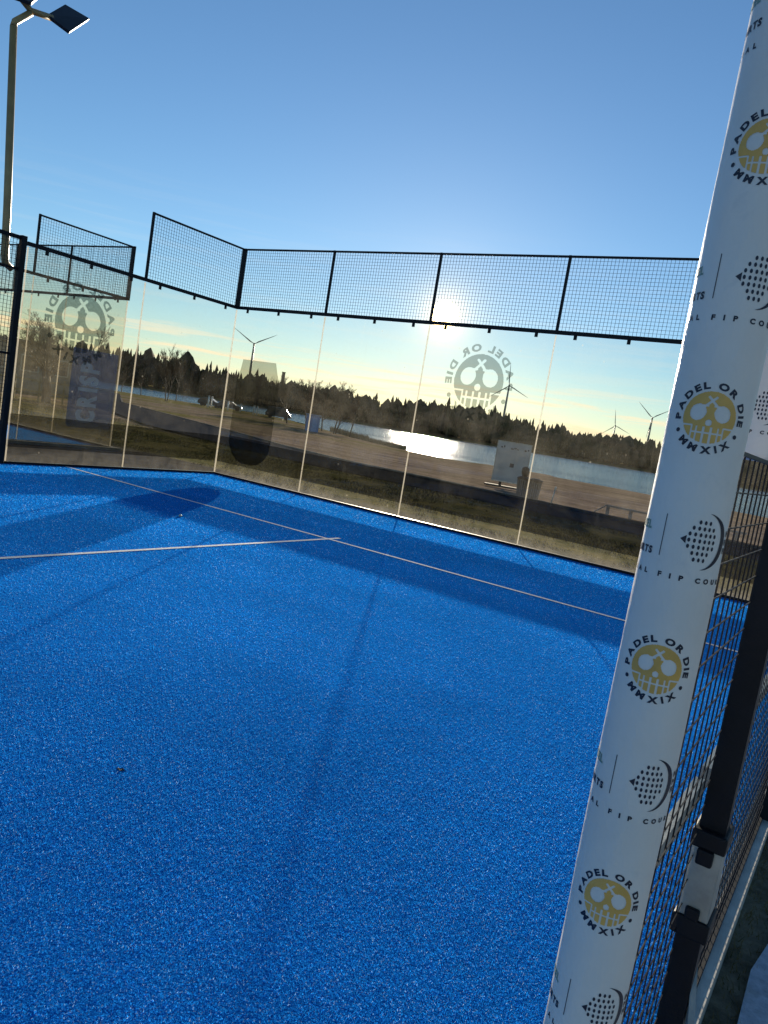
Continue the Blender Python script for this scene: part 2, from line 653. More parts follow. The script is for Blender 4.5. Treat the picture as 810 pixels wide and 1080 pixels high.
PATH_FAR = [(-86, 64), (-38.3, 27.6), (-15.3, 15.6), (-8.5, 11.9), (-4, 10.3), (2.1, 9.8), (5.4, 9.3), (16, 9.0), (40, 9.0)]
PATH_NEAR = [(-62, 40), (-24.0, 15.0), (-12.5, 8.6), (-7.2, 7.2), (-3.0, 6.5), (1.6, 6.7), (4.6, 6.6), (16, 6.4), (40, 6.4)]


def build_path():
    mb = MB()
    n, m = 72, 6
    vs = []
    for i in range(n + 1):
        a, b = interp(PATH_FAR, i / n), interp(PATH_NEAR, i / n)
        for j in range(m + 1):
            x, y = a[0] + (b[0] - a[0]) * j / m, a[1] + (b[1] - a[1]) * j / m
            vs.append((x, y, terr(x, y) + 0.02 + 0.03 * min(1, max(0, (math.hypot(x - CAM.x, y - CAM.y) - 23) / 8))))
    fs = []
    for i in range(n):
        for j in range(m):
            q = i * (m + 1) + j
            fs.append((q, q + 1, q + m + 2, q + m + 1))
    mb.add(vs, fs)
    t = NT('path_asphalt')
    c = t.mix(t.rng(t.noise(18, 5, 0.7), 0.3, 0.7), (0.026, 0.030, 0.038), (0.050, 0.056, 0.068))
    c = t.mix(t.rng(t.noise(0.6, 5, 0.65), 0.5, 0.7, 0, 0.5), c, (0.045, 0.043, 0.040))
    c = t.mix(t.rng(t.noise(1.0, 5, 0.6, vec=t.scale(t.pos, (0.25, 2.2, 1))), 0.6, 0.75, 0, 0.55), c, (0.04, 0.038, 0.022))
    mat = t.done(t.pbr(c, 1.0, 0, 0.0, t.bump(t.noise(90, 3), 0.4, 0.004)))
    o = mb.build('path', mat)
    tag(o, kind='structure')
    k = MB()
    for i in range(n):
        a, b = interp(PATH_FAR, i / n), interp(PATH_FAR, (i + 1) / n)
        if a[0] < -58:
            continue
        za, zb = terr(*a) + 0.035, terr(*b) + 0.035
        k.bar((a[0], a[1], za), (b[0], b[1], zb), 0.14, 0.10)
    tag(k.build('kerb', simple('path_edge_stone', (0.20, 0.185, 0.16), 1.0, 0, 0.0, 0.3, 3)), kind='structure')


build_path()

# ------------------------------------------------------------------ court
W = 9.90          # inner edge of the near kerb
FENCE_X = 9.94


def build_court():
    mb = MB()
    mb.add([(0, -20, 0), (W, -20, 0), (W, -0.0, 0), (0, 0, 0)], [(0, 1, 2, 3)])
    tag(mb.build('court_surface', M_TURF), kind='structure')
    mb = MB()
    mb.add([(-13, -20, 0), (-3, -20, 0), (-3, 0, 0), (-13, 0, 0)], [(0, 1, 2, 3)])
    tag(mb.build('court_surface', M_TURF), kind='structure')
    mb = MB()
    z = 0.004
    # service line three metres in front of the back glass; centre line along the court
    sy = -3.02
    mb.add([(0.02, sy - 0.025, z), (W - 0.03, sy - 0.025, z), (W - 0.03, sy + 0.025, z), (0.02, sy + 0.025, z)], [(0, 1, 2, 3)])
    mb.add([(4.955, -16.98, z), (5.005, -16.98, z), (5.005, sy - 0.025, z), (4.955, sy - 0.025, z)], [(0, 1, 2, 3)])
    mb.add([(4.955, sy + 0.025, z), (5.005, sy + 0.025, z), (5.005, sy + 0.22, z), (4.955, sy + 0.22, z)], [(0, 1, 2, 3)])
    tag(mb.build('court_markings', M_LINE), kind='structure')
    mb = MB()
    mb.add([(-2.9, -20, -0.02), (-0.09, -20, -0.02), (-0.09, 0.9, -0.02), (-2.9, 0.9, -0.02)], [(0, 1, 2, 3)])
    tag(mb.build('pavement', M_PAVE), kind='structure')
    # outer paving on the near side of the fence
    mb = MB()
    vs, fs = [], []
    for i in range(41):
        y = -14 + i * 0.5
        vs += [(10.09 + 0.03 * math.sin(i * 1.9) + 0.02 * math.sin(i * 4.7), y, -0.025), (13.5, y, -0.025)]
    for i in range(40):
        fs.append((2 * i, 2 * i + 1, 2 * i + 3, 2 * i + 2))
    mb.add(vs, fs)
    t = NT('frosted_paving')
    c = t.mix(t.rng(t.noise(26, 6, 0.75), 0.3, 0.7), (0.30, 0.33, 0.38), (0.55, 0.58, 0.62))
    c = t.mix(t.rng(t.noise(3.2, 5, 0.65), 0.48, 0.6, 0, 0.7), c, (0.13, 0.125, 0.10))
    tag(mb.build('pavement', t.done(t.pbr(c, 0.85, 0, 0.3, t.bump(t.noise(60, 4), 0.7, 0.01)))), kind='structure')
    # court edges
    k = MB()
    k.box(0.0, 0.03, -0.05, W, 0.085, 0.026)
    k.box(-0.085, -20, -0.05, -0.03, 0.085, 0.026)
    k.box(-13.1, 0.03, -0.05, -2.84, 0.16, 0.030)
    k.box(-2.97, -20, -0.05, -2.84, 0.03, 0.030)
    tag(k.build('kerb', simple('kerb_stone', (0.34, 0.30, 0.23), 0.6, 0.0, 0.15, 0.25, 8, 0.5, 60), None, 0.006), kind='structure')
    k = MB()
    k.box(9.902, -8.95, -0.05, 9.926, 1.0, 0.034)
    k.box(9.951, -8.95, -0.05, 9.982, 1.0, 0.022)
    k.box(9.926, -8.95, -0.05, 9.951, 1.0, 0.008, 1)
    k.box(9.899, -8.95, -0.05, 9.902, 1.0, 0.040, 2)
    tag(k.build('kerb', [M_KERB, simple('kerb_groove', (0.05, 0.06, 0.075), 0.8), M_BRIGHT]), kind='structure')


build_court()



def m_fibre(name, col, tcol):
    t = NT(name)
    k = t.math('MULTIPLY', t.rng(t.noise(0.55, 4, 0.6), 0.3, 0.7, 0.74, 1.2), t.rng(t.noise(1.0, 4, 0.6, vec=t.scale(t.pos, (0.35, 2.4, 1)), dist=0.4), 0.3, 0.7, 0.86, 1.12))
    k2 = t.rng(t.noise(70, 2), 0.3, 0.7, 0.6, 1.35)
    kk = t.math('MULTIPLY', k, k2)
    df = t.n('ShaderNodeBsdfDiffuse')
    t.l(t.mix(1.0, (*col, 1), kk, 'MULTIPLY'), df.inputs['Color'])
    tl = t.n('ShaderNodeBsdfTranslucent')
    t.l(t.mix(1.0, (*tcol, 1), kk, 'MULTIPLY'), tl.inputs['Color'])
    return t.done(t.mixs(0.68, df.outputs[0], tl.outputs[0]))


def turf_fibres():
    """short curled plastic fibres standing out of the blue carpet, the nearer the finer"""
    g = np.random.default_rng(3)
    cx, cy_ = CAM.x, CAM.y
    P, Wd, H = [], [], []
    d = 0.9
    while d < 15.5:
        dd = d * 0.05
        rho = min(95000.0, 470000.0 / (d * d))
        a0, a1 = R(-100), R(14)
        n = int(rho * (a1 - a0) * d * dd)
        az = g.uniform(a0, a1, n)
        r = d + g.uniform(0, dd, n)
        x, y = cx + r * np.sin(az), cy_ + r * np.cos(az)
        ok = (x > 0.03) & (x < 9.88) & (y > -19.9) & (y < -0.03)
        # the white lines keep only a few blue fibres
        line = (np.abs(y + 3.02) < 0.028) | ((np.abs(x - 4.98) < 0.028) & (y < -2.8))
        ok &= ~line
        x, y = x[ok], y[ok]
        P.append(np.stack([x, y], 1))
        Wd.append(np.maximum(0.0010, 0.00055 * d) * g.uniform(0.6, 1.4, len(x)))
        H.append(np.maximum(0.0042, 0.00080 * d) * g.uniform(0.5, 1.5, len(x)))
        d += dd
    P, Wd, H = np.concatenate(P), np.concatenate(Wd), np.concatenate(H)
    n = len(P)
    a = g.uniform(0, np.pi, n)
    dx, dy = np.cos(a) * Wd / 2, np.sin(a) * Wd / 2
    lx, ly = g.normal(0, 0.6, n) * H, g.normal(0, 0.6, n) * H
    V = np.zeros((n, 3, 3), np.float32)
    V[:, 0, 0], V[:, 0, 1] = P[:, 0] - dx, P[:, 1] - dy
    V[:, 1, 0], V[:, 1, 1] = P[:, 0] + dx, P[:, 1] + dy
    V[:, 2, 0], V[:, 2, 1], V[:, 2, 2] = P[:, 0] + lx, P[:, 1] + ly, H
    V[:, :2, 2] = 0.0005
    me = bpy.data.meshes.new('turf_fibres')
    me.vertices.add(n * 3)
    me.vertices.foreach_set('co', V.ravel())
    me.loops.add(n * 3)
    me.loops.foreach_set('vertex_index', np.arange(n * 3, dtype=np.int32))
    me.polygons.add(n)
    me.polygons.foreach_set('loop_start', np.arange(0, n * 3, 3, dtype=np.int32))
    for m in (m_fibre('blue_fibre', (0.008, 0.165, 0.55), (0.014, 0.315, 0.88)), m_fibre('deep_blue_fibre', (0.003, 0.068, 0.31), (0.004, 0.14, 0.54)),
              m_fibre('sanded_fibre', (0.22, 0.42, 0.66), (0.30, 0.54, 0.82))):
        me.materials.append(m)
    u = g.uniform(0, 1, n)
    mi = np.where(u < 0.52, 0, np.where(u < 0.94, 1, 2)).astype(np.int32)
    me.polygons.foreach_set('material_index', mi)
    me.update()
    me.validate()
    o = bpy.data.objects.new('turf_fibres', me)
    COL.objects.link(o)
    tag(o, 'short blue synthetic turf fibres covering the near court floor', 'turf', None, 'stuff')


turf_fibres()

# ------------------------------------------------------------------ lettering helpers
_glyphs = {}


def glyph(ch):
    """flat mesh of one character of the built-in font: (verts, faces, width), cap height 1"""
    if ch in _glyphs:
        return _glyphs[ch]
    cu = bpy.data.curves.new('glyph', 'FONT')
    cu.body = ch
    cu.size = 1.0
    cu.resolution_u = 3
    cu.offset = 0.052
    ob = bpy.data.objects.new('glyph', cu)
    COL.objects.link(ob)
    dg = bpy.context.evaluated_depsgraph_get()
    me = bpy.data.meshes.new_from_object(ob.evaluated_get(dg))
    vs = [(v.co.x, v.co.y) for v in me.vertices]
    fs = [tuple(p.vertices) for p in me.polygons]
    bpy.data.objects.remove(ob)
    bpy.data.curves.remove(cu)
    bpy.data.meshes.remove(me)
    xs = [v[0] for v in vs] or [0, 0.3]
    k = 1 / 0.73
    x0 = min(xs)
    out = ([((x - x0) * k, y * k) for x, y in vs], fs, (max(xs) - x0) * k)
    _glyphs[ch] = out
    return out


class Print:
    """a flat design in (u, v) metres, later mapped on a pane or a round pad"""

    def __init__(self):
        self.layers = {}

    def add(self, mat, vs, fs):
        V, F = self.layers.setdefault(mat, ([], []))
        b = len(V)
        V += vs
        F += [tuple(b + i for i in f) for f in fs]

    def rect(self, mat, u0, v0, u1, v1, step=0.006):
        n = max(1, int(math.ceil((u1 - u0) / step)))
        vs, fs = [], []
        for i in range(n + 1):
            u = u0 + (u1 - u0) * i / n
            vs += [(u, v0), (u, v1)]
        for i in range(n):
            fs.append((2 * i, 2 * i + 2, 2 * i + 3, 2 * i + 1))
        self.add(mat, vs, fs)

    def text(self, mat, s, u, v, h, wide=1.0, track=0.12, align=0.0):
        x, parts = 0.0, []
        for ch in s:
            if ch == ' ':
                x += h * 0.45 * wide
                continue
            vs, fs, w = glyph(ch)
            parts.append((vs, fs, x))
            x += w * h * wide + track * h
        x -= track * h
        for vs, fs, x0 in parts:
            self.add(mat, [(u - align * x + x0 + a * h * wide, v + b * h) for a, b in vs], fs)

    def arc(self, mat, s, r, a0, a1, h, wide=1.0, inward=False):
        """letters spaced evenly from angle a0 to a1 (degrees) on radius r"""
        ws = [glyph(c)[2] * wide if c != ' ' else 0.42 for c in s]
        tot = sum(ws) + 0.22 * (len(s) - 1)
        x = 0.0
        for ch, w in zip(s, ws):
            mid = (x + w / 2) / tot
            x += w + 0.22
            if ch == ' ':
                continue
            a = R(a0 + (a1 - a0) * mid)
            rot = a + math.pi / 2 if inward else a - math.pi / 2
            cx, cy_ = r * math.cos(a), r * math.sin(a)
            vs, fs, gw = glyph(ch)
            c, sn = math.cos(rot), math.sin(rot)
            out = []
            for p, q in vs:
                p, q = (p - gw / 2) * h * wide, (q - 0.5) * h
                out.append((cx + p * c - q * sn, cy_ + p * sn + q * c))
            self.add(mat, out, fs)

    def raster(self, mat, fn, u0, v0, u1, v1, cell, maxrun=8):
        nu, nv = int(round((u1 - u0) / cell)), int(round((v1 - v0) / cell))
        for j in range(nv):
            v = v0 + (j + 0.5) * cell
            i = 0
            while i < nu:
                if fn(u0 + (i + 0.5) * cell, v):
                    k = i
                    while k < nu and k - i < maxrun and fn(u0 + (k + 0.5) * cell, v):
                        k += 1
                    a, b, c, d = u0 + i * cell, v0 + j * cell, u0 + k * cell, v0 + (j + 1) * cell
                    self.add(mat, [(a, b), (c, b), (c, d), (a, d)], [(0, 1, 2, 3)])
                    i = k
                else:
                    i += 1

    def build(self, name, fn, parent):
        mb = MB()
        mats = list(self.layers)
        for mi, m in enumerate(mats):
            V, F = self.layers[m]
            mb.add([fn(u, v) for u, v in V], F, mi)
        return mb.build(name, mats, parent)


def seg_d(px, py, ax, ay, bx, by):
    dx, dy = bx - ax, by - ay
    t = max(0, min(1, ((px - ax) * dx + (py - ay) * dy) / (dx * dx + dy * dy)))
    return math.hypot(px - ax - dx * t, py - ay - dy * t)


def skull(u, v):
    """the round face with crossed rackets for eyes; unit disc"""
    if u * u + v * v > 1:
        return False
    for s in (-1, 1):
        a, b = u - s * 0.45, v - 0.17
        ca, sa = math.cos(s * 0.5), math.sin(s * 0.5)
        p, q = a * ca + b * sa, -a * sa + b * ca
        if (p / 0.30) ** 2 + (q / 0.33) ** 2 < 1:
            return False
        if seg_d(u, v, s * 0.28, 0.36, -s * 0.13, 0.78) < 0.05:
            return False
        if seg_d(u, v, s * 0.30, 0.44, s * 0.12, 0.44) < 0.035 and abs(u) > 0.1:
            return False
    if u * u + (v + 0.20) ** 2 < 0.125 ** 2:
        return False
    if abs(v + 0.36) < 0.035 and abs(u) > 0.56:
        return False
    if abs(abs(u) - 0.58) < 0.035 and v < -0.33:
        return False
    if v < -0.36 and abs(u) < 0.58:
        if abs(v + 0.60) < 0.035:
            return False
        for c in (-0.40, -0.135, 0.135, 0.40):
            if abs(u - c) < 0.04:
                return False
    return True


def skull_print(mdisc, mink, rad, cell):
    p = Print()
    p.raster(mdisc, lambda u, v: skull(u / rad, v / rad), -rad, -rad, rad, rad, cell)
    p.arc(mink, 'PADEL OR DIE', rad * 1.25, 189, -9, rad * 0.26, 1.36)
    p.arc(mink, 'MMXIX', rad * 1.25, 222, 318, rad * 0.27, 1.2, True)
    for a in (208, -28):
        cx, cy_ = rad * 1.27 * math.cos(R(a)), rad * 1.27 * math.sin(R(a))
        q = [(cx + rad * 0.085 * math.cos(k * math.pi / 8), cy_ + rad * 0.085 * math.sin(k * math.pi / 8)) for k in range(16)]
        p.add(mink, q, [tuple(range(16))])
    return p


def fip_print():
    """racket mark with dots, divider and small text, in metres on the sleeve"""
    p = Print()
    p.rect(M_INK, -0.0282, -0.0255, -0.0272, 0.0255)
    rows = [(-0.0225, 3), (-0.015, 4), (-0.0075, 6), (0.0, 6), (0.0075, 6), (0.015, 5), (0.0225, 3)]
    for y, n in rows:
        for i in range(n):
            x = 0.0175 + (i - (n - 1) / 2) * 0.0062
            q = [(x + 0.0017 * math.cos(k * math.pi / 5), y + 0.0026 * math.sin(k * math.pi / 5)) for k in range(10)]
            p.add(M_INK, q, [tuple(range(10))])
    p.add(M_INK, [(-0.0075, 0), (-0.001, 0.005), (-0.001, -0.005)], [(0, 1, 2)])
    n = 26
    vs = []
    for i in range(n + 1):
        a = R(80 - 160 * i / n)
        th = 0.0085 * max(0.0, math.sin(math.pi * i / n)) ** 0.7
        vs += [(0.016 + 0.0285 * math.cos(a), 0.0345 * math.sin(a)), (0.016 + (0.0285 + th) * math.cos(a), (0.0345 + th * 0.4) * math.sin(a))]
    p.add(M_INK, vs, [(2 * i, 2 * i + 2, 2 * i + 3, 2 * i + 1) for i in range(n)])
    for k, w in enumerate(('INTERNATIONAL', 'PADEL', 'FEDERATION')):
        p.text(M_INK, w, 0.0555, (0.009 - 0.0105 * k), 0.0068, 0.95)
    x = -0.0095 - 11 * 0.0123 - 0.008 + 0.0123 * 2
    for ch in 'OFFICIAL FIP COURT':
        if ch == ' ':
            x += 0.0075
            continue
        p.text(M_INK, ch, x, -0.050, 0.0060, 1.15, align=0.5)
        x += 0.0123
    p.text(M_INK, 'COURTS', -0.092, -0.0255, 0.0085, 1.0)
    p.text(M_GREENINK, 'PADEL', -0.096, 0.004, 0.010, 1.0)
    return p


# ------------------------------------------------------------------ glass walls
# each wall: local frame origin at the corner, a = along direction, n = outward normal
GT = 0.012


class Frame:
    def __init__(self, o, a, n):
        self.o, self.a, self.n = Vector(o), Vector(a), Vector(n)

    def p(self, s, d, z):
        return self.o + self.a * s + self.n * d + Vector((0, 0, z))

    def box(self, mb, s0, d0, z0, s1, d1, z1, mi=0):
        c = [self.p(s, d, z) for z in (z0, z1) for s, d in ((s0, d0), (s1, d0), (s1, d1), (s0, d1))]
        mb.add(c, [(0, 3, 2, 1), (4, 5, 6, 7), (0, 1, 5, 4), (1, 2, 6, 5), (2, 3, 7, 6), (3, 0, 4, 7)], mi)


def wire_panel(mb, fr, s0, s1, z0, z1, pitch, w, d=0.0, cross=0.84):
    n = int(round((s1 - s0) / pitch))
    for i in range(1, n):
        s = s0 + (s1 - s0) * i / n
        fr.box(mb, s - w / 2, d - w / 2, z0, s + w / 2, d + w / 2, z1)
    m = int(round((z1 - z0) / pitch))
    for i in range(1, m):
        z = z0 + (z1 - z0) * i / m
        fr.box(mb, s0, d - w * (0.5 + cross), z - w * cross / 2, s1, d - w / 2, z + w * cross / 2)


def plain_quad(fr, s0, z0, s1, z1, d):
    mb = MB()
    fr.box(mb, s0, d, z0, s1, d + 0.0008, z1)
    return mb


def glass_wall(name, label, fr, panels, mesh_spans, top_end, film=True, clamp_n=3, mesh_posts=True, corner_post=True):
    """panels: list of (s0, s1) each 3 m high; mesh_spans: list of (s0, s1) with wire from 3 to 4 m"""
    root = empty(name, fr.o)
    tag(root, label, 'glass wall')
    off = -fr.o
    f2 = Frame(fr.o + off, fr.a, fr.n)          # children are local to the root
    panes = []
    for s0, s1 in panels:
        mb = MB()
        f2.box(mb, s0 + 0.008, 0, 0.035, s1 - 0.008, GT, 2.944)
        g = mb.build('glass_panel', M_GLASS, root)
        panes.append(g)
        if film:
            plain_quad(f2, s0 + 0.012, 0.24, s1 - 0.012, 0.70, GT + 0.001).build('shadow_caster_strip', M_SHADEFILM, g)  # added strip, dims the low sun so a band of turf lies shaded
        sl = MB()
        f2.box(sl, s1 - 0.0065, -0.003, 0.035, s1 + 0.0065, GT + 0.003, 2.94)
        if s1 != panels[-1][1] or not corner_post:
            sl.build('joint_seal', M_SEAL, g)
        elif corner_post:
            sl.build('joint_seal', M_SEAL, g)
    sl = MB()
    f2.box(sl, -0.010, -0.004, 0.035, 0.008, GT + 0.004, 2.94)
    if corner_post:
        sl.build('joint_seal', M_SEAL, root)
    rb = MB()
    f2.box(rb, 0.0, -0.018, 0.0, panels[-1][1], 0.028, 0.034)
    rb.build('base_rail', M_BLACK, root)
    rt = MB()
    f2.box(rt, -0.03, -0.02, 2.955, top_end, 0.03, 3.005)
    rt.build('top_rail', M_BLACK, root)
    for s0, s1 in panels:
        for k in range(clamp_n):
            s = s0 + (s1 - s0) * (0.14 + 0.36 * k)
            c = MB()
            f2.box(c, s - 0.022, -0.016, 2.895, s + 0.022, -0.002, 2.954)
            c.build('clamp', M_BLACK, root)
    for i, (s0, s1) in enumerate(mesh_spans):
        mb = MB()
        wire_panel(mb, f2, s0 + 0.02, s1 - 0.02, 3.005, 3.98, 0.05, 0.0039)
        wp = mb.build('wire_panel', M_WIRE, root)
        fr_ = MB()
        f2.box(fr_, s0, -0.012, 3.972, s1, 0.012, 4.0)
        fr_.build('panel_edge', M_BLACK, wp)
    if mesh_posts:
        ends = sorted({s for sp in mesh_spans for s in sp})
        for s in ends:
            w = 0.017
            if s == 0:
                if not corner_post:
                    continue
                w = 0.045
            mb = MB()
            f2.box(mb, s - w, -0.014, 3.005, s + w, 0.02, 4.003)
            mb.build('mesh_post', M_BLACK, root)
    return root, panes, f2


F_BACK = Frame((0, 0, 0), (1, 0, 0), (0, 1, 0))
F_SIDE = Frame((0, 0, 0), (0, -1, 0), (-1, 0, 0))
F_NBACK = Frame((-3, 0, 0), (-1, 0, 0), (0, 1, 0))
F_NSIDE = Frame((-3, 0, 0), (0, -1, 0), (1, 0, 0))

back, back_panes, bl = glass_wall('glass_wall', 'tall back glass wall of the near blue court with wire mesh along its top, facing the lake', F_BACK,
                                  [(0, 2), (2, 4), (4, 6), (6, 8), (8, W)], [(0, 2), (2, 4), (4, 6), (6, 8), (8, W)], W)
side, side_panes, sl_ = glass_wall('glass_wall', 'side glass wall of the near court running left from the corner, big skull print on it', F_SIDE,
                                   [(0, 2), (2, 3.95)], [(0, 2)], 3.97, corner_post=False)
nback, nb_panes, nbl = glass_wall('glass_wall', 'back glass wall of the neighbouring court, seen through the near side glass', F_NBACK,
                                  [(0, 2), (2, 4), (4, 6), (6, 8), (8, 10)], [(0, 2), (2, 4), (4, 6), (6, 8), (8, 10)], 10, film=False)
nside, ns_panes, nsl = glass_wall('glass_wall', 'side glass wall of the neighbouring court with a blue lettered banner film', F_NSIDE,
                                  [(0, 2), (2, 3.95)], [(0, 2)], 3.97, film=False, corner_post=False)

# skull prints on the panes, printed to be read from outside
pr = skull_print(M_LOGOFILM, M_LOGOFILM, 0.395, 0.006)
pr.build('skull_print', lambda u, v: (4.955 - u, GT + 0.003, 2.20 + v), back_panes[2])
pr = skull_print(M_LOGODARK, M_LOGODARK, 0.42, 0.006)
pr.build('skull_print', lambda u, v: (-GT - 0.003, -3.02 - u, 2.10 + v), side_panes[1])


# dark banner film near the corner of the back wall: round foot, tapering head
def film_outline(pts, fr, d, th):
    n = len(pts)
    mb = MB()
    a = [fr.p(s, d, z) for s, z in pts]
    b = [fr.p(s, d + th, z) for s, z in pts]
    mb.add(a + b, [tuple(range(n)), tuple(range(2 * n - 1, n - 1, -1))] + [(i, i + n, (i + 1) % n + n, (i + 1) % n) for i in range(n)])
    return mb


head = [(0.235, 0.745), (1.225, 0.745), (1.225, 1.76), (1.15, 1.92), (1.085, 2.10), (0.315, 2.10), (0.285, 1.92), (0.225, 1.74)]
foot = [(0.225, 0.742), (0.25, 0.60), (0.34, 0.44), (0.47, 0.335), (0.62, 0.29), (0.85, 0.29), (1.0, 0.33), (1.12, 0.42), (1.20, 0.54), (1.225, 0.742)]
film_outline(head, bl, GT + 0.003, 0.0008).build('banner_film', M_DARKFILM, back_panes[0])
film_outline(foot, bl, GT + 0.003, 0.0008).build('banner_film', M_DARKFILM2, back_panes[0])

# blue lettered banner film on the neighbour's side wall
bf = film_outline([(0.05, 0.36), (1.02, 0.36), (1.06, 0.42), (1.06, 1.86), (0.05, 1.86)], nsl, GT + 0.001, 0.0008)
ban = bf.build('banner_film', M_BLUEFILM, ns_panes[0])
pr = Print()
pr.text(M_LETTER, 'CRISP', 0, 0, 0.40, 0.50, 0.12)
_w = max(p[0] for p in pr.layers[M_LETTER][0])
# the word reads upward, letter tops towards the near end of the wall
pr.build('banner_lettering', lambda u, v: (GT + 0.004, -0.47 - v, 0.46 + u * 1.15 / _w), ns_panes[0])


# ------------------------------------------------------------------ wire fences
def mesh_fence(name, label, fr, posts, z_top, rails, pitch, post_w, wire_w, post_in=None):
    root = empty(name, fr.o)
    tag(root, label, 'fence')
    f2 = Frame((0, 0, 0), fr.a, fr.n)
    for s in posts:
        mb = MB()
        pin = post_w / 2 if post_in is None else post_in
        f2.box(mb, s - post_w / 2, pin - post_w, 0, s + post_w / 2, pin, z_top)
        mb.build('post', M_BLACK, root)
    for s0, s1 in zip(posts, posts[1:]):
        mb = MB()
        wire_panel(mb, f2, s0 + post_w / 2, s1 - post_w / 2, 0.03, z_top - 0.02, pitch, wire_w, 0.0)
        mb.build('wire_panel', M_WIRE, root)
    for z, w, m in rails:
        for s0, s1 in zip(posts, posts[1:]):
            mb = MB()
            f2.box(mb, s0 + post_w / 2 + 0.001, 0.008, z - w / 2, s1 - post_w / 2 - 0.001, 0.008 + w * 0.7, z + w / 2)
            mb.build('rail', m, root)
    return root, f2


sf, _ = mesh_fence('wire_fence', 'black wire mesh fence with square posts continuing the left side glass wall', F_SIDE,
                   [4.03, 6.03, 8.03], 3.06, [(3.03, 0.05, M_BLACK), (2.62, 0.03, M_BLACK), (1.5, 0.03, M_BLACK)], 0.05, 0.072, 0.0045)
nf, _ = mesh_fence('wire_fence', 'black wire mesh fence continuing the side glass of the neighbouring court', F_NSIDE,
                   [4.03, 6.03, 8.03], 3.06, [(3.03, 0.05, M_BLACK), (1.5, 0.03, M_BLACK)], 0.05, 0.08, 0.005)
# near fence at the right
F_NEAR = Frame((FENCE_X, -9.02, 0), (0, 1, 0), (-1, 0, 0))
near, nrl = mesh_fence('wire_fence', 'black wire mesh fence with a pale rail, edge on beside the padded white pole', F_NEAR,
                       [0.60, 2.6, 4.6, 6.6, 8.95], 3.0, [(2.97, 0.05, M_BLACK)], 0.05, 0.048, 0.0023, 0.0)
mb = MB()
wire_panel(mb, nrl, 0.075, 0.574, 0.03, 1.43, 0.05, 0.0023, 0.0)
nrl.box(mb, 0.05, -0.004, 1.4305, 0.574, 0.002, 1.436)
mb.build('wire_panel', M_WIRE, near)
for s0, s1 in ((0.075, 0.573), (0.627, 2.573), (2.627, 4.573), (4.627, 6.573), (6.627, 8.92)):
    mb = MB()
    nrl.box(mb, s0 + 0.008, 0.006, 0.790, s1 - 0.008, 0.024, 0.830)
    mb.build('rail', M_GALV, near)
    mb = MB()
    nrl.box(mb, s0, -0.010, 0.008, s1, 0.010, 0.030)
    mb.build('rail', M_BLACK, near)
# pale plate and dark latch on the first full post
mb = MB()
nrl.box(mb, 0.563, -0.052, 0.56, 0.639, 0.004, 0.70)
mb.build('latch_plate', M_GALV, near, 0.002)
mb = MB()
nrl.box(mb, 0.558, -0.056, 0.700, 0.644, 0.008, 0.735)
nrl.box(mb, 0.553, -0.038, 0.670, 0.576, -0.008, 0.701)
mb.build('latch', M_BLACK, near, 0.004)
mb = MB()
nrl.box(mb, 0.558, -0.058, 0.520, 0.648, 0.010, 0.560)
nrl.box(mb, 0.553, -0.036, 0.559, 0.576, -0.010, 0.582)
mb.build('latch', M_BLACK, near, 0.004)
mb = MB()
mb.bar((0.028, 0.66, 0.47), (0.155, 0.30, 0.0), 0.012, 0.03)
mb.build('brace', M_GALV, near)


# ------------------------------------------------------------------ padded poles
def padded_pole(label, loc, rad, z0, z1, face_az, marks, ripples):
    root = empty('padded_pole', (loc[0], loc[1], 0))
    tag(root, label, 'padded pole')
    mb = MB()
    n, m = 64, 110
    vs = []
    for j in range(m + 1):
        z = z0 + (z1 - z0) * j / m
        for k in range(n):
            a = 2 * math.pi * k / n
            rr = rad * (1 + ripples * mnoise.noise((math.cos(a) * 1.4, math.sin(a) * 1.4, z * 2.3)) + ripples * 0.4 * mnoise.noise((math.cos(a) * 3, math.sin(a) * 3, z * 11)))
            vs.append((rr * math.cos(a), rr * math.sin(a), z))
    fs = [(j * n + k, j * n + (k + 1) % n, (j + 1) * n + (k + 1) % n, (j + 1) * n + k) for j in range(m) for k in range(n)]
    mb.add(vs, fs, 0, True)
    mb.face([k for k in range(n)][::-1])
    mb.face([m * n + k for k in range(n)])
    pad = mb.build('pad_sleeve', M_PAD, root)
    core = MB()
    core.tube([(0, 0, 0 if z0 < 1 else z0 + 0.01), (0, 0, z1 + 0.02)], rad * 0.55, 20)
    core.build('post_core', M_BLACK, root)
    base = R(face_az)

    def wrap(z, off, turn=0.0):
        def fn(u, v):
            a = base + turn + u / rad          # seen from outside, u runs to the right
            rr = rad * (1 + ripples * mnoise.noise((math.cos(a) * 1.4, math.sin(a) * 1.4, (z + v) * 2.3)) + ripples * 0.4 * mnoise.noise((math.cos(a) * 3, math.sin(a) * 3, (z + v) * 11))) + off
            return (rr * math.cos(a), rr * math.sin(a), z + v)
        return fn
    for kind, z, sc in marks:
        if kind == 'skull':
            skull_print(M_GOLD, M_INK, sc, sc / 44).build('skull_print', wrap(z, 0.0005), pad)
        else:
            fip_print().build('racket_print', wrap(z, 0.0005, R(4)), pad)
    return root


PX, PY = 9.914, -9.004
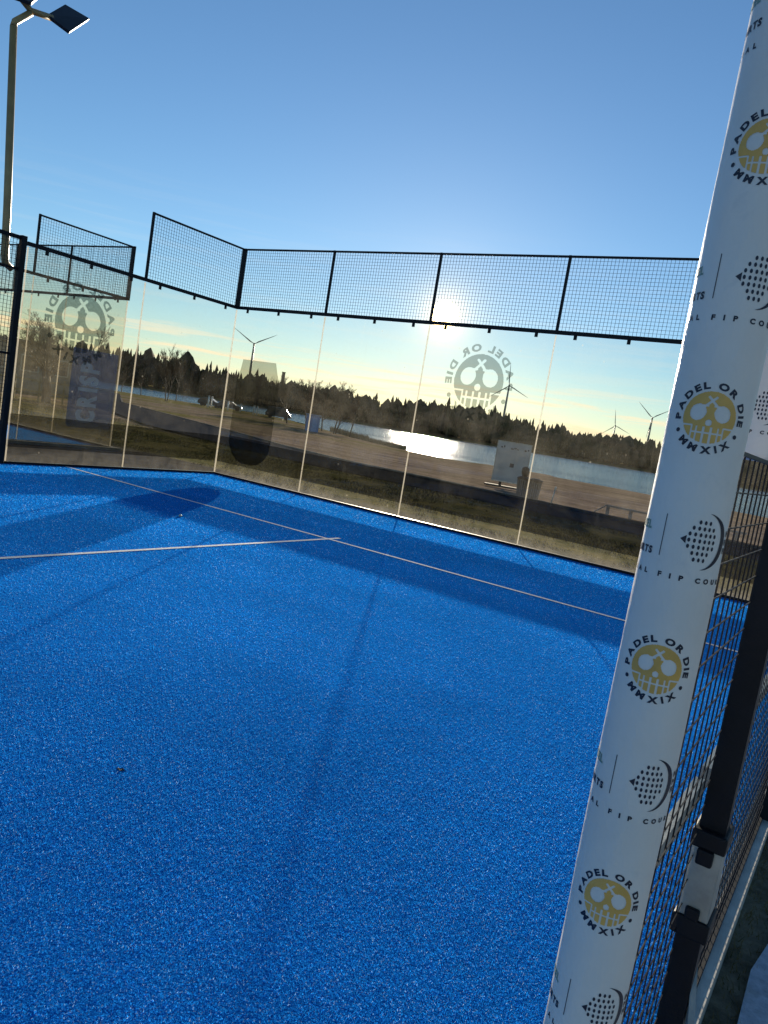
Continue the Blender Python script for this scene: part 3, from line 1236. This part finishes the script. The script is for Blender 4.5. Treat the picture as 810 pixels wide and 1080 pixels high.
# azimuth of the camera seen from the pole, measured as an angle in the XY plane
face = math.degrees(math.atan2(CAM.y - PY, CAM.x - PX))
marks = []
for k in range(-3, 5):
    marks.append(('skull', 1.463 + 0.3067 * k, 0.0302))
    marks.append(('fip', 1.3185 + 0.3067 * k, 0.062))
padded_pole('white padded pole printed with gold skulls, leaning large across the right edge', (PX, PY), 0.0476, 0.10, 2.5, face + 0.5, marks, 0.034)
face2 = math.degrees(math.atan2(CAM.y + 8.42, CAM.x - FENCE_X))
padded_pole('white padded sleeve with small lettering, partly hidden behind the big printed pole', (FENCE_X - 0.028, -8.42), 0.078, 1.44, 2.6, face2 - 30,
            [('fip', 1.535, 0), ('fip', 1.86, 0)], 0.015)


# ------------------------------------------------------------------ light mast
def light_mast():
    root = empty('light_mast', (-0.2, -4.22, 0))
    tag(root, 'tall tan floodlight mast with two dark flat lamp heads above the left fence', 'floodlight mast')
    o = Vector((-0.2, -4.22, 0))

    def q(x, y, z):
        return Vector((x, y, z)) - o
    mb = MB()
    mb.tube([q(-0.2, -4.03, 2.62), q(-0.2, -4.13, 2.68), q(-0.2, -4.145, 2.78), q(-0.2, -4.18, 3.4), q(-0.2, -4.34, 5.58)], [0.045, 0.05, 0.05, 0.05, 0.045], 14)
    mb.build('pole', M_MAST, root)
    mb = MB()
    mb.tube([q(-0.2, -4.34, 5.58), q(-0.2, -4.33, 5.64), q(-0.2, -4.14, 5.84)], 0.042, 12)
    mb.build('elbow_arm', M_MAST, root)
    mb = MB()
    mb.tube([q(-0.22, -4.36, 6.0), q(-0.2, -4.14, 5.87), q(-0.2, -3.84, 5.93)], 0.04, 10)
    mb.build('crossbar', M_MAST, root)
    # heads: flat boxes given by their four lower corners
    for corners in ([(-0.2, -3.935, 5.896), (-0.45, -3.55, 6.261), (-0.38, -3.209, 6.238), (-0.13, -3.637, 5.82)],
                    [(-0.2, -4.488, 5.853), (-0.45, -4.186, 6.178), (-0.40, -3.922, 6.168), (-0.13, -4.18, 5.901)]):
        c = [q(*p) for p in corners]
        nrm = (c[1] - c[0]).cross(c[3] - c[0]).normalized()
        if nrm.z < 0:
            nrm = -nrm
        t = nrm * 0.045
        mb = MB()
        mb.add(c + [p + t for p in c], [(3, 2, 1, 0), (4, 5, 6, 7), (0, 1, 5, 4), (1, 2, 6, 5), (2, 3, 7, 6), (3, 0, 4, 7)])
        h = mb.build('lamp_head', M_LAMP, root, 0.006)
        ctr = sum(c, Vector()) / 4
        lc = [ctr + (p - ctr) * 0.84 - nrm * 0.004 for p in c]
        mb = MB()
        mb.add(lc + [p + nrm * 0.006 for p in lc], [(3, 2, 1, 0), (4, 5, 6, 7), (0, 1, 5, 4), (1, 2, 6, 5), (2, 3, 7, 6), (3, 0, 4, 7)])
        mb.build('lens', M_LENS, h)


light_mast()


# ------------------------------------------------------------------ trees
def bare_tree(seed, height, spread, depth, trunk_r, mb_trunk, mb_crown, lean=0.0, upright=0.5, twig=0.006, trunks=1):
    rnd = random.Random(seed)

    def grow(p, d, ln, r, lvl):
        n = 3
        pts, rads = [p], [r]
        for i in range(n):
            d = (d + Vector((rnd.uniform(-1, 1), rnd.uniform(-1, 1), rnd.uniform(-0.4, 0.8) * upright)) * 0.16).normalized()
            p = p + d * ln / n
            pts.append(p)
            rads.append(max(twig, r * (1 - 0.42 * (i + 1) / n)))
        (mb_trunk if lvl == 0 else mb_crown).tube(pts, rads, 7 if lvl == 0 else (4 if lvl == 1 else 3), caps=False)
        if lvl >= depth:
            return
        k = rnd.randint(4, 6) if lvl == 0 else rnd.randint(3, 5)
        for i in range(k):
            f = rnd.uniform(0.35 if lvl == 0 else 0.2, 1.0)
            s = f * n
            j = min(int(s), n - 1)
            b = pts[j].lerp(pts[j + 1], s - j)
            ax = Vector((rnd.uniform(-1, 1), rnd.uniform(-1, 1), rnd.uniform(-0.1, 0.5)))
            nd = (d * (1.0 - spread * 0.4) + ax.normalized() * spread + Vector((0, 0, upright * 0.35))).normalized()
            grow(b, nd, ln * rnd.uniform(0.48, 0.72), max(twig, r * 0.55 * (1.1 - 0.5 * f)), lvl + 1)
        if lvl == 0:
            grow(p, d, ln * 0.6, r * 0.55, lvl + 1)
    for t in range(trunks):
        a = rnd.uniform(0, 6.28)
        off = Vector((math.cos(a), math.sin(a), 0)) * (0.25 * t)
        grow(off, Vector((lean + off.x * 0.5, off.y * 0.5, 1)).normalized(), height * 0.45, trunk_r, 0)


def polar(az, r, z=None):
    x, y = CAM.x + r * math.sin(R(az)), CAM.y + r * math.cos(R(az))
    return (x, y, terr(x, y) if z is None else z)


def tree(name, label, az, r, seed, height, spread, depth, trunk_r, **kw):
    group = kw.pop('group', None)
    root = empty(name, polar(az, r))
    tag(root, label, 'tree', group)
    a, b = MB(), MB()
    bare_tree(seed, height, spread, depth, trunk_r, a, b, **kw)
    a.build('trunk', M_BARK, root)
    b.build('crown', M_TWIG, root)


tree('bare_tree', 'wide bare bushy tree with dense twigs behind the skull print', -56.9, 37, 3, 4.1, 0.85, 5, 0.12, upright=0.35, twig=0.006, trunks=2)
tree('bare_tree', 'small bare tree with thin trunk beside the grey shed', -55.3, 41, 5, 4.4, 0.6, 4, 0.09, upright=0.6, twig=0.008)
tree('bare_birch', 'slender bare birch rising above the far forest between two glass joints', -49.2, 121, 11, 8.6, 0.5, 5, 0.09, upright=0.8, twig=0.011, trunks=2)
lab = ['bare tree just left of the blue hut, thin upright crown', 'tall bare tree right behind the blue hut',
       'bare tree just right of the blue hut with forked crown', 'broad bare tree right of the blue hut beside the reeds',
       'lower bare tree nearest the reeds, twiggy crown']
for i, (az, r, h) in enumerate(((-40.6, 95, 5.6), (-39.2, 97, 6.4), (-38.0, 92, 5.8), (-37.1, 90, 6.4), (-35.9, 92, 4.9))):
    tree('bare_tree', lab[i], az, r, 30 + i, h, 0.66, 5, 0.09, upright=0.55, twig=0.010, group='bare trees by the blue hut', trunks=2 if i % 2 else 1)
lab = ['thin bare sapling at the lake edge far left', 'thin bare sapling second along the far left lake edge', 'bare shore tree left of the white posts', 'dark bare shore tree right of the tall birch']
for i, (az, r, h) in enumerate(((-52.3, 150, 5.5), (-51.0, 150, 6.0), (-48.6, 150, 7.5), (-41.9, 150, 9.0))):
    tree('bare_tree', lab[i], az, r, 50 + i, h, 0.6, 4, 0.09, upright=0.7, twig=0.014, group='bare trees along the lake edge')


def far_forest():
    rnd = random.Random(21)
    mb = MB()
    n = 0
    az = -82.0
    while az < 60:
        prof = 15.0 + 2.6 * mnoise.noise((az * 0.13, 3.1, 0)) + 1.6 * mnoise.noise((az * 0.55, 7.7, 0))
        if -48 < az < -37:
            prof -= 2.2
        if az > -24:
            prof -= 1.2
        if az < -54:
            prof -= 2.5
        for row in range(5):
            r = 408 + row * 11 + rnd.uniform(-5, 6)
            a = az + rnd.uniform(-0.14, 0.14)
            x, y = CAM.x + r * math.sin(R(a)), CAM.y + r * math.cos(R(a))
            h = prof * rnd.uniform(0.66, 1.08) + row * 0.5 - (4.5 if row == 0 else (2.0 if row == 1 else 0))
            if rnd.random() < 0.08:
                h *= 1.18
            z0 = terr(x, y)
            broad = rnd.random() < 0.28
            sides = 6
            if broad:
                # leafless broad crown: a ragged blob
                w = h * rnd.uniform(0.20, 0.30)
                rings = [(0.22, 0.45), (0.45, 0.95), (0.68, 1.0), (0.88, 0.6), (1.0, 0.05)]
                mi = 1
            else:
                w = h * rnd.uniform(0.10, 0.165)
                rings = [(0.06, 0.9), (0.22, 1.0), (0.36, 0.78), (0.40, 0.95), (0.56, 0.6), (0.60, 0.74), (0.78, 0.36), (0.81, 0.44), (1.0, 0.02)]
                mi = 0
            base = len(mb.v)
            ph = rnd.uniform(0, 6)
            for zf, wf in rings:
                for k in range(sides):
                    aa = ph + 2 * math.pi * k / sides
                    ww = w * wf * rnd.uniform(0.65, 1.25)
                    mb.v.append((x + ww * math.cos(aa), y + ww * math.sin(aa), z0 + h * zf + rnd.uniform(-0.02, 0.02) * h * (1 if zf < 1 else 0)))
            for i in range(len(rings) - 1):
                for k in range(sides):
                    k2 = (k + 1) % sides
                    mb.face([base + i * sides + k, base + i * sides + k2, base + (i + 1) * sides + k2, base + (i + 1) * sides + k], mi)
            n += 1
        az += rnd.uniform(0.13, 0.23)
    t = NT('far_conifer')
    c = t.mix(t.rng(t.noise(0.08, 4, 0.6), 0.35, 0.65), (0.014, 0.020, 0.010), (0.034, 0.036, 0.017))
    m1 = t.done(t.pbr(c, 0.9, 0, 0.1))
    t = NT('far_leafless_wood')
    c = t.mix(t.rng(t.noise(0.2, 4, 0.6), 0.35, 0.65), (0.034, 0.027, 0.019), (0.065, 0.052, 0.036))
    m2 = t.done(t.pbr(c, 0.9, 0, 0.1))
    o = mb.build('forest', [m1, m2])
    tag(o, 'dark evergreen forest lining the far shore of the lake', 'forest', None, 'stuff')


far_forest()


def low_growth():
    """short dry grass between the glass and the path, reeds at the water's edge"""
    rnd = random.Random(5)
    mb = MB()
    for i in range(42000):
        x = rnd.uniform(-20, 13)
        lo, hi = 0.9, 6.5
        if x < -2:
            hi = 6.5 + max(0, -4.5 - x) * 0.3
            lo = 0.9 if x > -13 else 3.0
        y = rnd.uniform(lo, hi)
        d = mnoise.noise((x * 0.5, y * 0.9, 0)) + 0.5 * mnoise.noise((x * 2.1, y * 2.1, 4))
        if d < -0.12:
            continue
        h = rnd.uniform(0.015, 0.04) * (1 + max(0, d) * 1.2)
        a = rnd.uniform(0, 3.14)
        w = 0.008
        ln = rnd.uniform(-0.03, 0.03)
        dx, dy = math.cos(a) * w, math.sin(a) * w
        mb.add([(x - dx, y - dy, -0.05), (x + dx, y + dy, -0.05), (x + ln, y + ln * rnd.uniform(-1, 1), -0.05 + h)], [(0, 1, 2)], 0 if rnd.random() < 0.6 else 1)
    for i in range(3200):
        x = rnd.uniform(9.985, 10.13)
        y = rnd.uniform(-9.0, 0.5)
        h = rnd.uniform(0.008, 0.035)
        a = rnd.uniform(0, 3.14)
        dx, dy = math.cos(a) * 0.0016, math.sin(a) * 0.0016
        mb.add([(x - dx, y - dy, -0.05), (x + dx, y + dy, -0.05), (x + rnd.uniform(-0.02, 0.02), y + rnd.uniform(-0.02, 0.02), -0.045 + h)], [(0, 1, 2)], 0 if rnd.random() < 0.15 else 1)
    g1 = simple('grass_blades', (0.10, 0.095, 0.03), 1, 0, 0.0, 0.4, 3)
    g2 = simple('dry_blades', (0.22, 0.17, 0.07), 1, 0, 0.0, 0.35, 3)
    tag(mb.build('grass', [g1, g2]), 'short patchy grass growing outside the glass walls', 'grass', None, 'stuff')
    mb = MB()
    for i in range(5200):
        az = rnd.uniform(-37.4, -31.6)
        s = shore(az)
        r = s + rnd.gauss(0.5, 2.2)
        p = Vector(polar(az, r, -1.05))
        h = rnd.uniform(0.3, 0.75) * (1.15 if az < -34.5 else 0.8)
        a = rnd.uniform(0, 3.14)
        dx, dy = math.cos(a) * 0.03, math.sin(a) * 0.03
        mb.add([p - Vector((dx, dy, 0)), p + Vector((dx, dy, 0)), p + Vector((rnd.uniform(-0.15, 0.15), rnd.uniform(-0.15, 0.15), h))], [(0, 1, 2)])
    tag(mb.build('reeds', simple('dry_reeds', (0.21, 0.165, 0.09), 0.8, 0, 0.2, 0.3, 2)), 'tan reeds standing in the shallows left of the sun glint', 'reeds', None, 'stuff')


low_growth()


# ------------------------------------------------------------------ wind turbines and chimney
def turbine(label, az, el_hub, dist, blades, rad):
    hub_h = CAM.z + dist * math.tan(R(el_hub))
    x, y, _ = polar(az, dist, 0)
    z0 = terr(x, y)
    root = empty('wind_turbine', (x, y, z0), -R(az))
    tag(root, label, 'wind turbine', 'wind turbines beyond the lake')
    H = hub_h - z0
    mb = MB()
    mb.tube([(0, 0, 0), (0, 0, H * 0.5), (0, 0, H)], [rad * 0.062, rad * 0.05, rad * 0.034], 12)
    mb.build('tower', M_TURBINE, root)
    mb = MB()
    mb.box(-rad * 0.04, -rad * 0.09, H - rad * 0.04, rad * 0.04, rad * 0.13, H + rad * 0.045)
    mb.build('nacelle', M_TURBINE, root, rad * 0.015)
    mb = MB()
    mb.tube([(0, -rad * 0.09, H), (0, -rad * 0.13, H), (0, -rad * 0.16, H)], [rad * 0.04, rad * 0.036, rad * 0.008], 10)
    mb.build('hub', M_TURBINE, root)
    for a in blades:
        c, s = math.cos(R(a)), math.sin(R(a))
        mb = MB()
        pts = []
        for f, w, o in ((0.0, 0.022, 0), (0.06, 0.026, 0), (0.2, 0.050, 0.012), (0.5, 0.034, 0.006), (0.8, 0.021, 0.0), (1.0, 0.006, 0.0)):
            q = rad * f
            for sg, t in ((-1, -1), (1, -1), (1, 1), (-1, 1)):
                lw = rad * (w * sg * 0.5 + o)
                pts.append((q * c - lw * s, -rad * 0.12 + t * rad * 0.005, H + q * s + lw * c))
        fs = []
        for i in range(5):
            for k in range(4):
                k2 = (k + 1) % 4
                fs.append((i * 4 + k, i * 4 + k2, i * 4 + 4 + k2, i * 4 + 4 + k))
        mb.add(pts, fs)
        mb.build('blade', M_TURBINE, root)


# blade angles as seen from the court, upright picture: degrees anticlockwise from right
turbine('wind turbine standing over the dark banner film, leftmost above the forest', -43.74, 4.06, 1350, (150, 31, 268), 42)
turbine('wind turbine just right of the skull print on the back glass', -24.96, 4.14, 1250, (-24, 96, 218), 36)
turbine('small distant wind turbine, the lower of the pair beside the white pole', -17.08, 2.49, 1800, (100, -22, 220), 36)
turbine('wind turbine right beside the edge of the white padded pole', -14.73, 3.40, 1400, (138, 33, 264), 36)
p = polar(-41.35, 620)
root = empty('chimney', p)
tag(root, 'slim dark chimney rising from the forest right of the dark banner film', 'chimney')
mb = MB()
mb.tube([(0, 0, 0), (0, 0, 19), (0, 0, 23.5)], [1.7, 1.4, 1.3], 14)
mb.build('stack', simple('chimney_brick', (0.07, 0.06, 0.055), 0.9), root)
mb = MB()
mb.tube([(0, 0, 23.5), (0, 0, 24.1)], [1.6, 1.6], 14)
mb.build('rim', M_BARK, root)


# ------------------------------------------------------------------ shore furniture
def info_board():
    root = empty('notice_board', (-0.25, 13.6, -0.05), R(20))
    tag(root, 'large pale notice board on a short post beside the slatted bins', 'notice board')
    f = MB()
    t = NT('board_sheet')
    c = t.mix(t.rng(t.noise(2.2, 4, 0.6), 0.3, 0.7), (0.30, 0.33, 0.34), (0.44, 0.46, 0.46))
    mat = t.done(t.pbr(c, 0.5, 0, 0.4))
    f.box(-0.58, -0.02, 0.20, 0.50, 0.02, 1.50)
    f.build('panel', mat, root, 0.005)
    g = MB()
    g.box(-0.605, -0.03, 0.175, -0.582, 0.03, 1.525)
    g.box(0.502, -0.03, 0.175, 0.525, 0.03, 1.525)
    g.box(-0.582, -0.03, 1.502, 0.502, 0.03, 1.525)
    g.box(-0.582, -0.03, 0.175, 0.502, 0.03, 0.198)
    g.build('frame', M_GALV, root)
    # small dark symbols along the head of the board and one lower down
    for x, z, w, h in ((-0.44, 1.52, 0.05, 0.05), (-0.36, 1.55, 0.04, 0.07), (-0.10, 1.50, 0.09, 0.035), (0.0, 1.53, 0.08, 0.04), (0.09, 1.50, 0.07, 0.03), (0.34, 1.50, 0.06, 0.06), (0.43, 1.53, 0.05, 0.05), (-0.02, 0.96, 0.13, 0.13)):
        z -= 0.2
        mark = MB()
        mark.box(x - w / 2, -0.024, z - h / 2, x + w / 2, -0.021, z + h / 2)
        mark.build('symbol', M_INK, root)
    for x in (-0.3,):
        p_ = MB()
        p_.box(x - 0.04, -0.04, 0.061, x + 0.04, 0.04, 0.174)
        p_.build('post', M_BARK, root)
    b = MB()
    b.box(-0.8, -0.16, 0.0, 0.5, 0.16, 0.06)
    b.build('footing', M_BARK, root)


info_board()


def slat_bin(label, x, y, hood):
    root = empty('litter_bin', (x, y, -0.05), R(15))
    root.scale = (0.74, 0.74, 0.74)
    tag(root, label, 'litter bin', 'slatted litter bins by the notice board')
    mb = MB()
    mb.tube([(0, 0, 0.05), (0, 0, 0.70)], [0.155, 0.20], 18)
    mb.build('liner', simple('bin_liner', (0.02, 0.02, 0.022), 0.6), root)
    s = MB()
    for k in range(16):
        a = 2 * math.pi * k / 16
        c, sn = math.cos(a), math.sin(a)
        s.bar((0.175 * c, 0.175 * sn, 0.02), (0.225 * c, 0.225 * sn, 0.76), 0.05, 0.018, (c, sn, 0))
    s.build('slats', simple('weathered_slats', (0.17, 0.15, 0.13), 0.7, 0, 0.3, 0.35, 14), root)
    r_ = MB()
    r_.tube([(0, 0, 0.74), (0, 0, 0.80), (0, 0, 0.86)], [0.25, 0.26, 0.13], 18)
    r_.build('lid', M_BLACK, root)
    if hood:
        h = MB()
        h.tube([(0, 0.05, 0.855), (0, 0.06, 1.02), (0, 0.06, 1.16), (0, 0.06, 1.22)], [0.10, 0.15, 0.14, 0.05], 14)
        h.build('hood', M_BLACK, root)


slat_bin('slatted litter bin with a dark domed hood, just right of the notice board', 1.75, 9.98, True)
slat_bin('slatted litter bin with a flat dark lid, farther from the notice board', 2.15, 9.87, False)


def low_bench():
    root = empty('low_barrier', (5.0, 9.95, -0.05), R(-6))
    tag(root, 'low weathered wooden barrier rail on short legs beside the path, near the white pole', 'barrier')
    w = simple('weathered_wood', (0.22, 0.20, 0.175), 0.9, 0, 0.0, 0.3, 9, 0.4, 40)
    mb = MB()
    mb.box(-0.85, -0.06, 0.26, 2.6, 0.06, 0.31)
    mb.build('rail', w, root, 0.006)
    for x in (-0.82, -0.2, 1.1, 2.4):
        mb = MB()
        mb.box(x - 0.03, -0.045, 0, x + 0.03, 0.045, 0.259)
        mb.build('leg', w, root)
    mb = MB()
    mb.bar((-0.85, -0.02, 0.30), (-1.15, -0.3, 0.0), 0.03)
    mb.build('prop', w, root)


low_bench()
for lb, x, y, h in (('thin white marker stake leaning beside the path, right of the bins', 2.94, 9.17, 0.55), ('short thin white stake on the brown beach', 6.0, 28.0, 0.9)):
    root = empty('marker_stake', (x, y, terr(x, y)))
    tag(root, lb, 'stake')
    mb = MB()
    mb.tube([(0, 0, 0), (0.05, 0, h * 0.8)], 0.016, 8)
    mb.build('rod', M_KERB, root)
    mb = MB()
    mb.tube([(0.05, 0, h * 0.8), (0.064, 0, h)], 0.022, 8)
    mb.build('cap', M_PAD, root)


def beach_hut():
    root = empty('beach_hut', polar(-38.75, 72), R(38.75))
    tag(root, 'small blue plank hut standing in front of the bare trees by the reeds', 'hut')
    t = NT('blue_planks')
    sep = t.n('ShaderNodeSeparateXYZ')
    t.l(t.n('ShaderNodeTexCoord').outputs['Object'], sep.inputs[0])
    g = t.math('GREATER_THAN', t.math('FRACT', t.math('MULTIPLY', sep.outputs[0], 5.0)), 0.12)
    c = t.mix(g, (0.03, 0.06, 0.11), (0.10, 0.22, 0.42))
    mat = t.done(t.pbr(c, 0.6))
    mb = MB()
    mb.box(-0.62, -0.5, 0, 0.62, 0.5, 1.5)
    mb.build('wall', mat, root)
    mb = MB()
    mb.box(-0.7, -0.58, 1.502, 0.7, 0.58, 1.58)
    mb.build('roof', simple('hut_roof', (0.16, 0.26, 0.40), 0.6), root)
    mb = MB()
    mb.box(-0.05, -0.53, 0.02, 0.42, -0.503, 1.3)
    mb.build('door', simple('hut_door', (0.16, 0.30, 0.5), 0.6), root)


beach_hut()


def parked_car(label, az, r, rz, col, van=False):
    root = empty('parked_car', polar(az, r), R(rz))
    tag(root, label, 'car', 'cars parked near the left lake shore')
    paint = simple('car_paint', col, 0.3, 0.2, 0.5, 0.1, 2)
    L2, w = 2.1, 0.88
    prof = [(-L2, 0.35), (-L2, 0.85), (-L2 + 0.15, 1.0)] + ([(-L2 + 0.35, 1.85), (1.1, 1.85), (1.7, 1.1)] if van else [(-1.6, 1.38), (-1.3, 1.47), (0.3, 1.47), (1.05, 0.98)]) + [(L2 - 0.1, 0.82), (L2, 0.6), (L2, 0.35)]
    n = len(prof)
    mb = MB()
    mb.add([(x, -w, z) for x, z in prof] + [(x, w, z) for x, z in prof],
           [tuple(range(n)), tuple(range(2 * n - 1, n - 1, -1))] + [(i, i + n, (i + 1) % n + n, (i + 1) % n) for i in range(n)])
    mb.build('body', paint, root, 0.05)
    gl = simple('car_glass', (0.03, 0.035, 0.04), 0.1, 0, 0.6)
    top = 1.7 if van else 1.38
    for s in (-1, 1):
        mb = MB()
        y0, y1 = sorted((s * (w + 0.004), s * (w + 0.012)))
        mb.box(-1.35, y0, 1.0, 0.35, y1, top)
        mb.build('side_window', gl, root)
    for x in (-1.3, 1.3):
        for s in (-1, 1):
            mb = MB()
            mb.tube([(x, s * (w - 0.12), 0.32), (x, s * (w + 0.03), 0.32)], 0.32, 16)
            mb.build('wheel', M_BLACK, root)


parked_car('dark car parked by the pair of white posts on the left shore', -46.2, 142, 30, (0.02, 0.022, 0.03))
parked_car('dark car parked just left of the corner glass joint', -44.8, 140, 38, (0.03, 0.035, 0.045))
parked_car('dark van parked right of the dark banner film, by the water', -41.3, 128, 40, (0.02, 0.025, 0.03), True)
lb = ['tall white bollard, left one of the pair above the dark car', 'tall white bollard, right one of the pair above the dark car',
      'lone white bollard just left of the corner glass joint', 'lone white bollard behind the left edge of the banner film',
      'white bollard, left one of the pair behind the banner film', 'white bollard, right one of the pair behind the banner film']
for k, (az, r, h) in enumerate(((-46.35, 126, 1.85), (-46.12, 127, 1.85), (-44.95, 126, 1.5), (-44.05, 126, 1.4), (-43.1, 126, 1.5), (-42.85, 126, 1.5))):
    x, y, z = polar(az, r)
    root = empty('bollard', (x, y, z))
    tag(root, lb[k], 'bollard', 'white bollards near the left lake shore')
    mb = MB()
    mb.tube([(0, 0, 0), (0, 0, h * 0.9)], 0.13, 10)
    mb.build('stem', M_PAD, root)
    mb = MB()
    mb.tube([(0, 0, h * 0.9), (0, 0, h)], [0.15, 0.11], 10)
    mb.build('cap', M_KERB, root)


def grey_shed():
    root = empty('grey_building', polar(-58.9, 50), R(58))
    tag(root, 'low grey building with a flat roof and dark windows behind the far court', 'building')
    wall = simple('grey_cladding', (0.20, 0.185, 0.155), 0.8, 0, 0.3, 0.2, 1.5)
    mb = MB()
    mb.box(-6.0, 0, 0, 3.4, 5, 2.75)
    mb.build('wall', wall, root)
    mb = MB()
    mb.box(-6.2, -0.25, 2.752, 3.6, 5.2, 2.98)
    mb.build('roof', simple('roof_felt', (0.08, 0.075, 0.07), 0.9), root)
    gl = simple('dark_pane', (0.035, 0.04, 0.045), 0.15, 0, 0.6)
    for x in (-5.2, -3.2, -1.2, 0.6, 2.2):
        mb = MB()
        mb.box(x - 0.5, -0.05, 1.2, x + 0.5, -0.003, 2.15)
        w_ = mb.build('window', M_GALV, root)
        mb = MB()
        mb.box(x - 0.43, -0.07, 1.27, x + 0.43, -0.053, 2.08)
        mb.build('pane', gl, w_)
    mb = MB()
    mb.box(-2.6, -0.05, 0.02, -1.85, -0.003, 2.05)
    mb.build('door', M_LAMP, root)


grey_shed()
root = empty('post_fence', polar(-59, 38), R(57))
tag(root, 'weathered post and rail fence in front of the low grey building', 'fence')
wd = simple('fence_wood', (0.24, 0.20, 0.10), 0.8, 0, 0.3, 0.3, 6)
for i in range(9):
    mb = MB()
    mb.box(-4.04 + i, -0.05, 0, -3.96 + i, 0.05, 1.05)
    mb.build('post', wd, root)
for z in (0.35, 0.85):
    mb = MB()
    mb.box(-4.0, -0.08, z, 4.0, -0.052, z + 0.10)
    mb.build('rail', wd, root)


# ------------------------------------------------------------------ small litter on the turf
def leaf(label, x, y, s, rz):
    mb = MB()
    vs = [(0, 0, 0.001)]
    n = 10
    for k in range(n):
        a = 2 * math.pi * k / n
        rr = s * (1.0 if k % 2 == 0 else 0.6)
        vs.append((rr * math.cos(a), rr * 0.55 * math.sin(a), 0.001 + s * 0.22 * abs(math.sin(a * 1.5))))
    mb.add(vs, [(0, 1 + k, 1 + (k + 1) % n) for k in range(n)])
    o = mb.build('fallen_leaf', M_BARK)
    o.location = (x, y, 0.0)
    o.rotation_euler = (0, 0, rz)
    sd = o.modifiers.new('thick', 'SOLIDIFY')
    sd.thickness = 0.001
    tag(o, label, 'leaf')


leaf('dark curled leaf on the blue turf at lower left', 8.011, -8.189, 0.018, 0.4)
mb = MB()
mb.tube([(0, 0, -0.012), (0, 0, -0.006), (0, 0, 0.006), (0, 0, 0.014)], [0.012, 0.02, 0.019, 0.006], 10)
o = mb.build('pebble', M_KERB)
o.location = (3.656, -4.04, 0.014)
tag(o, 'white pebble on the turf at the tip of the shadow wedge', 'pebble')
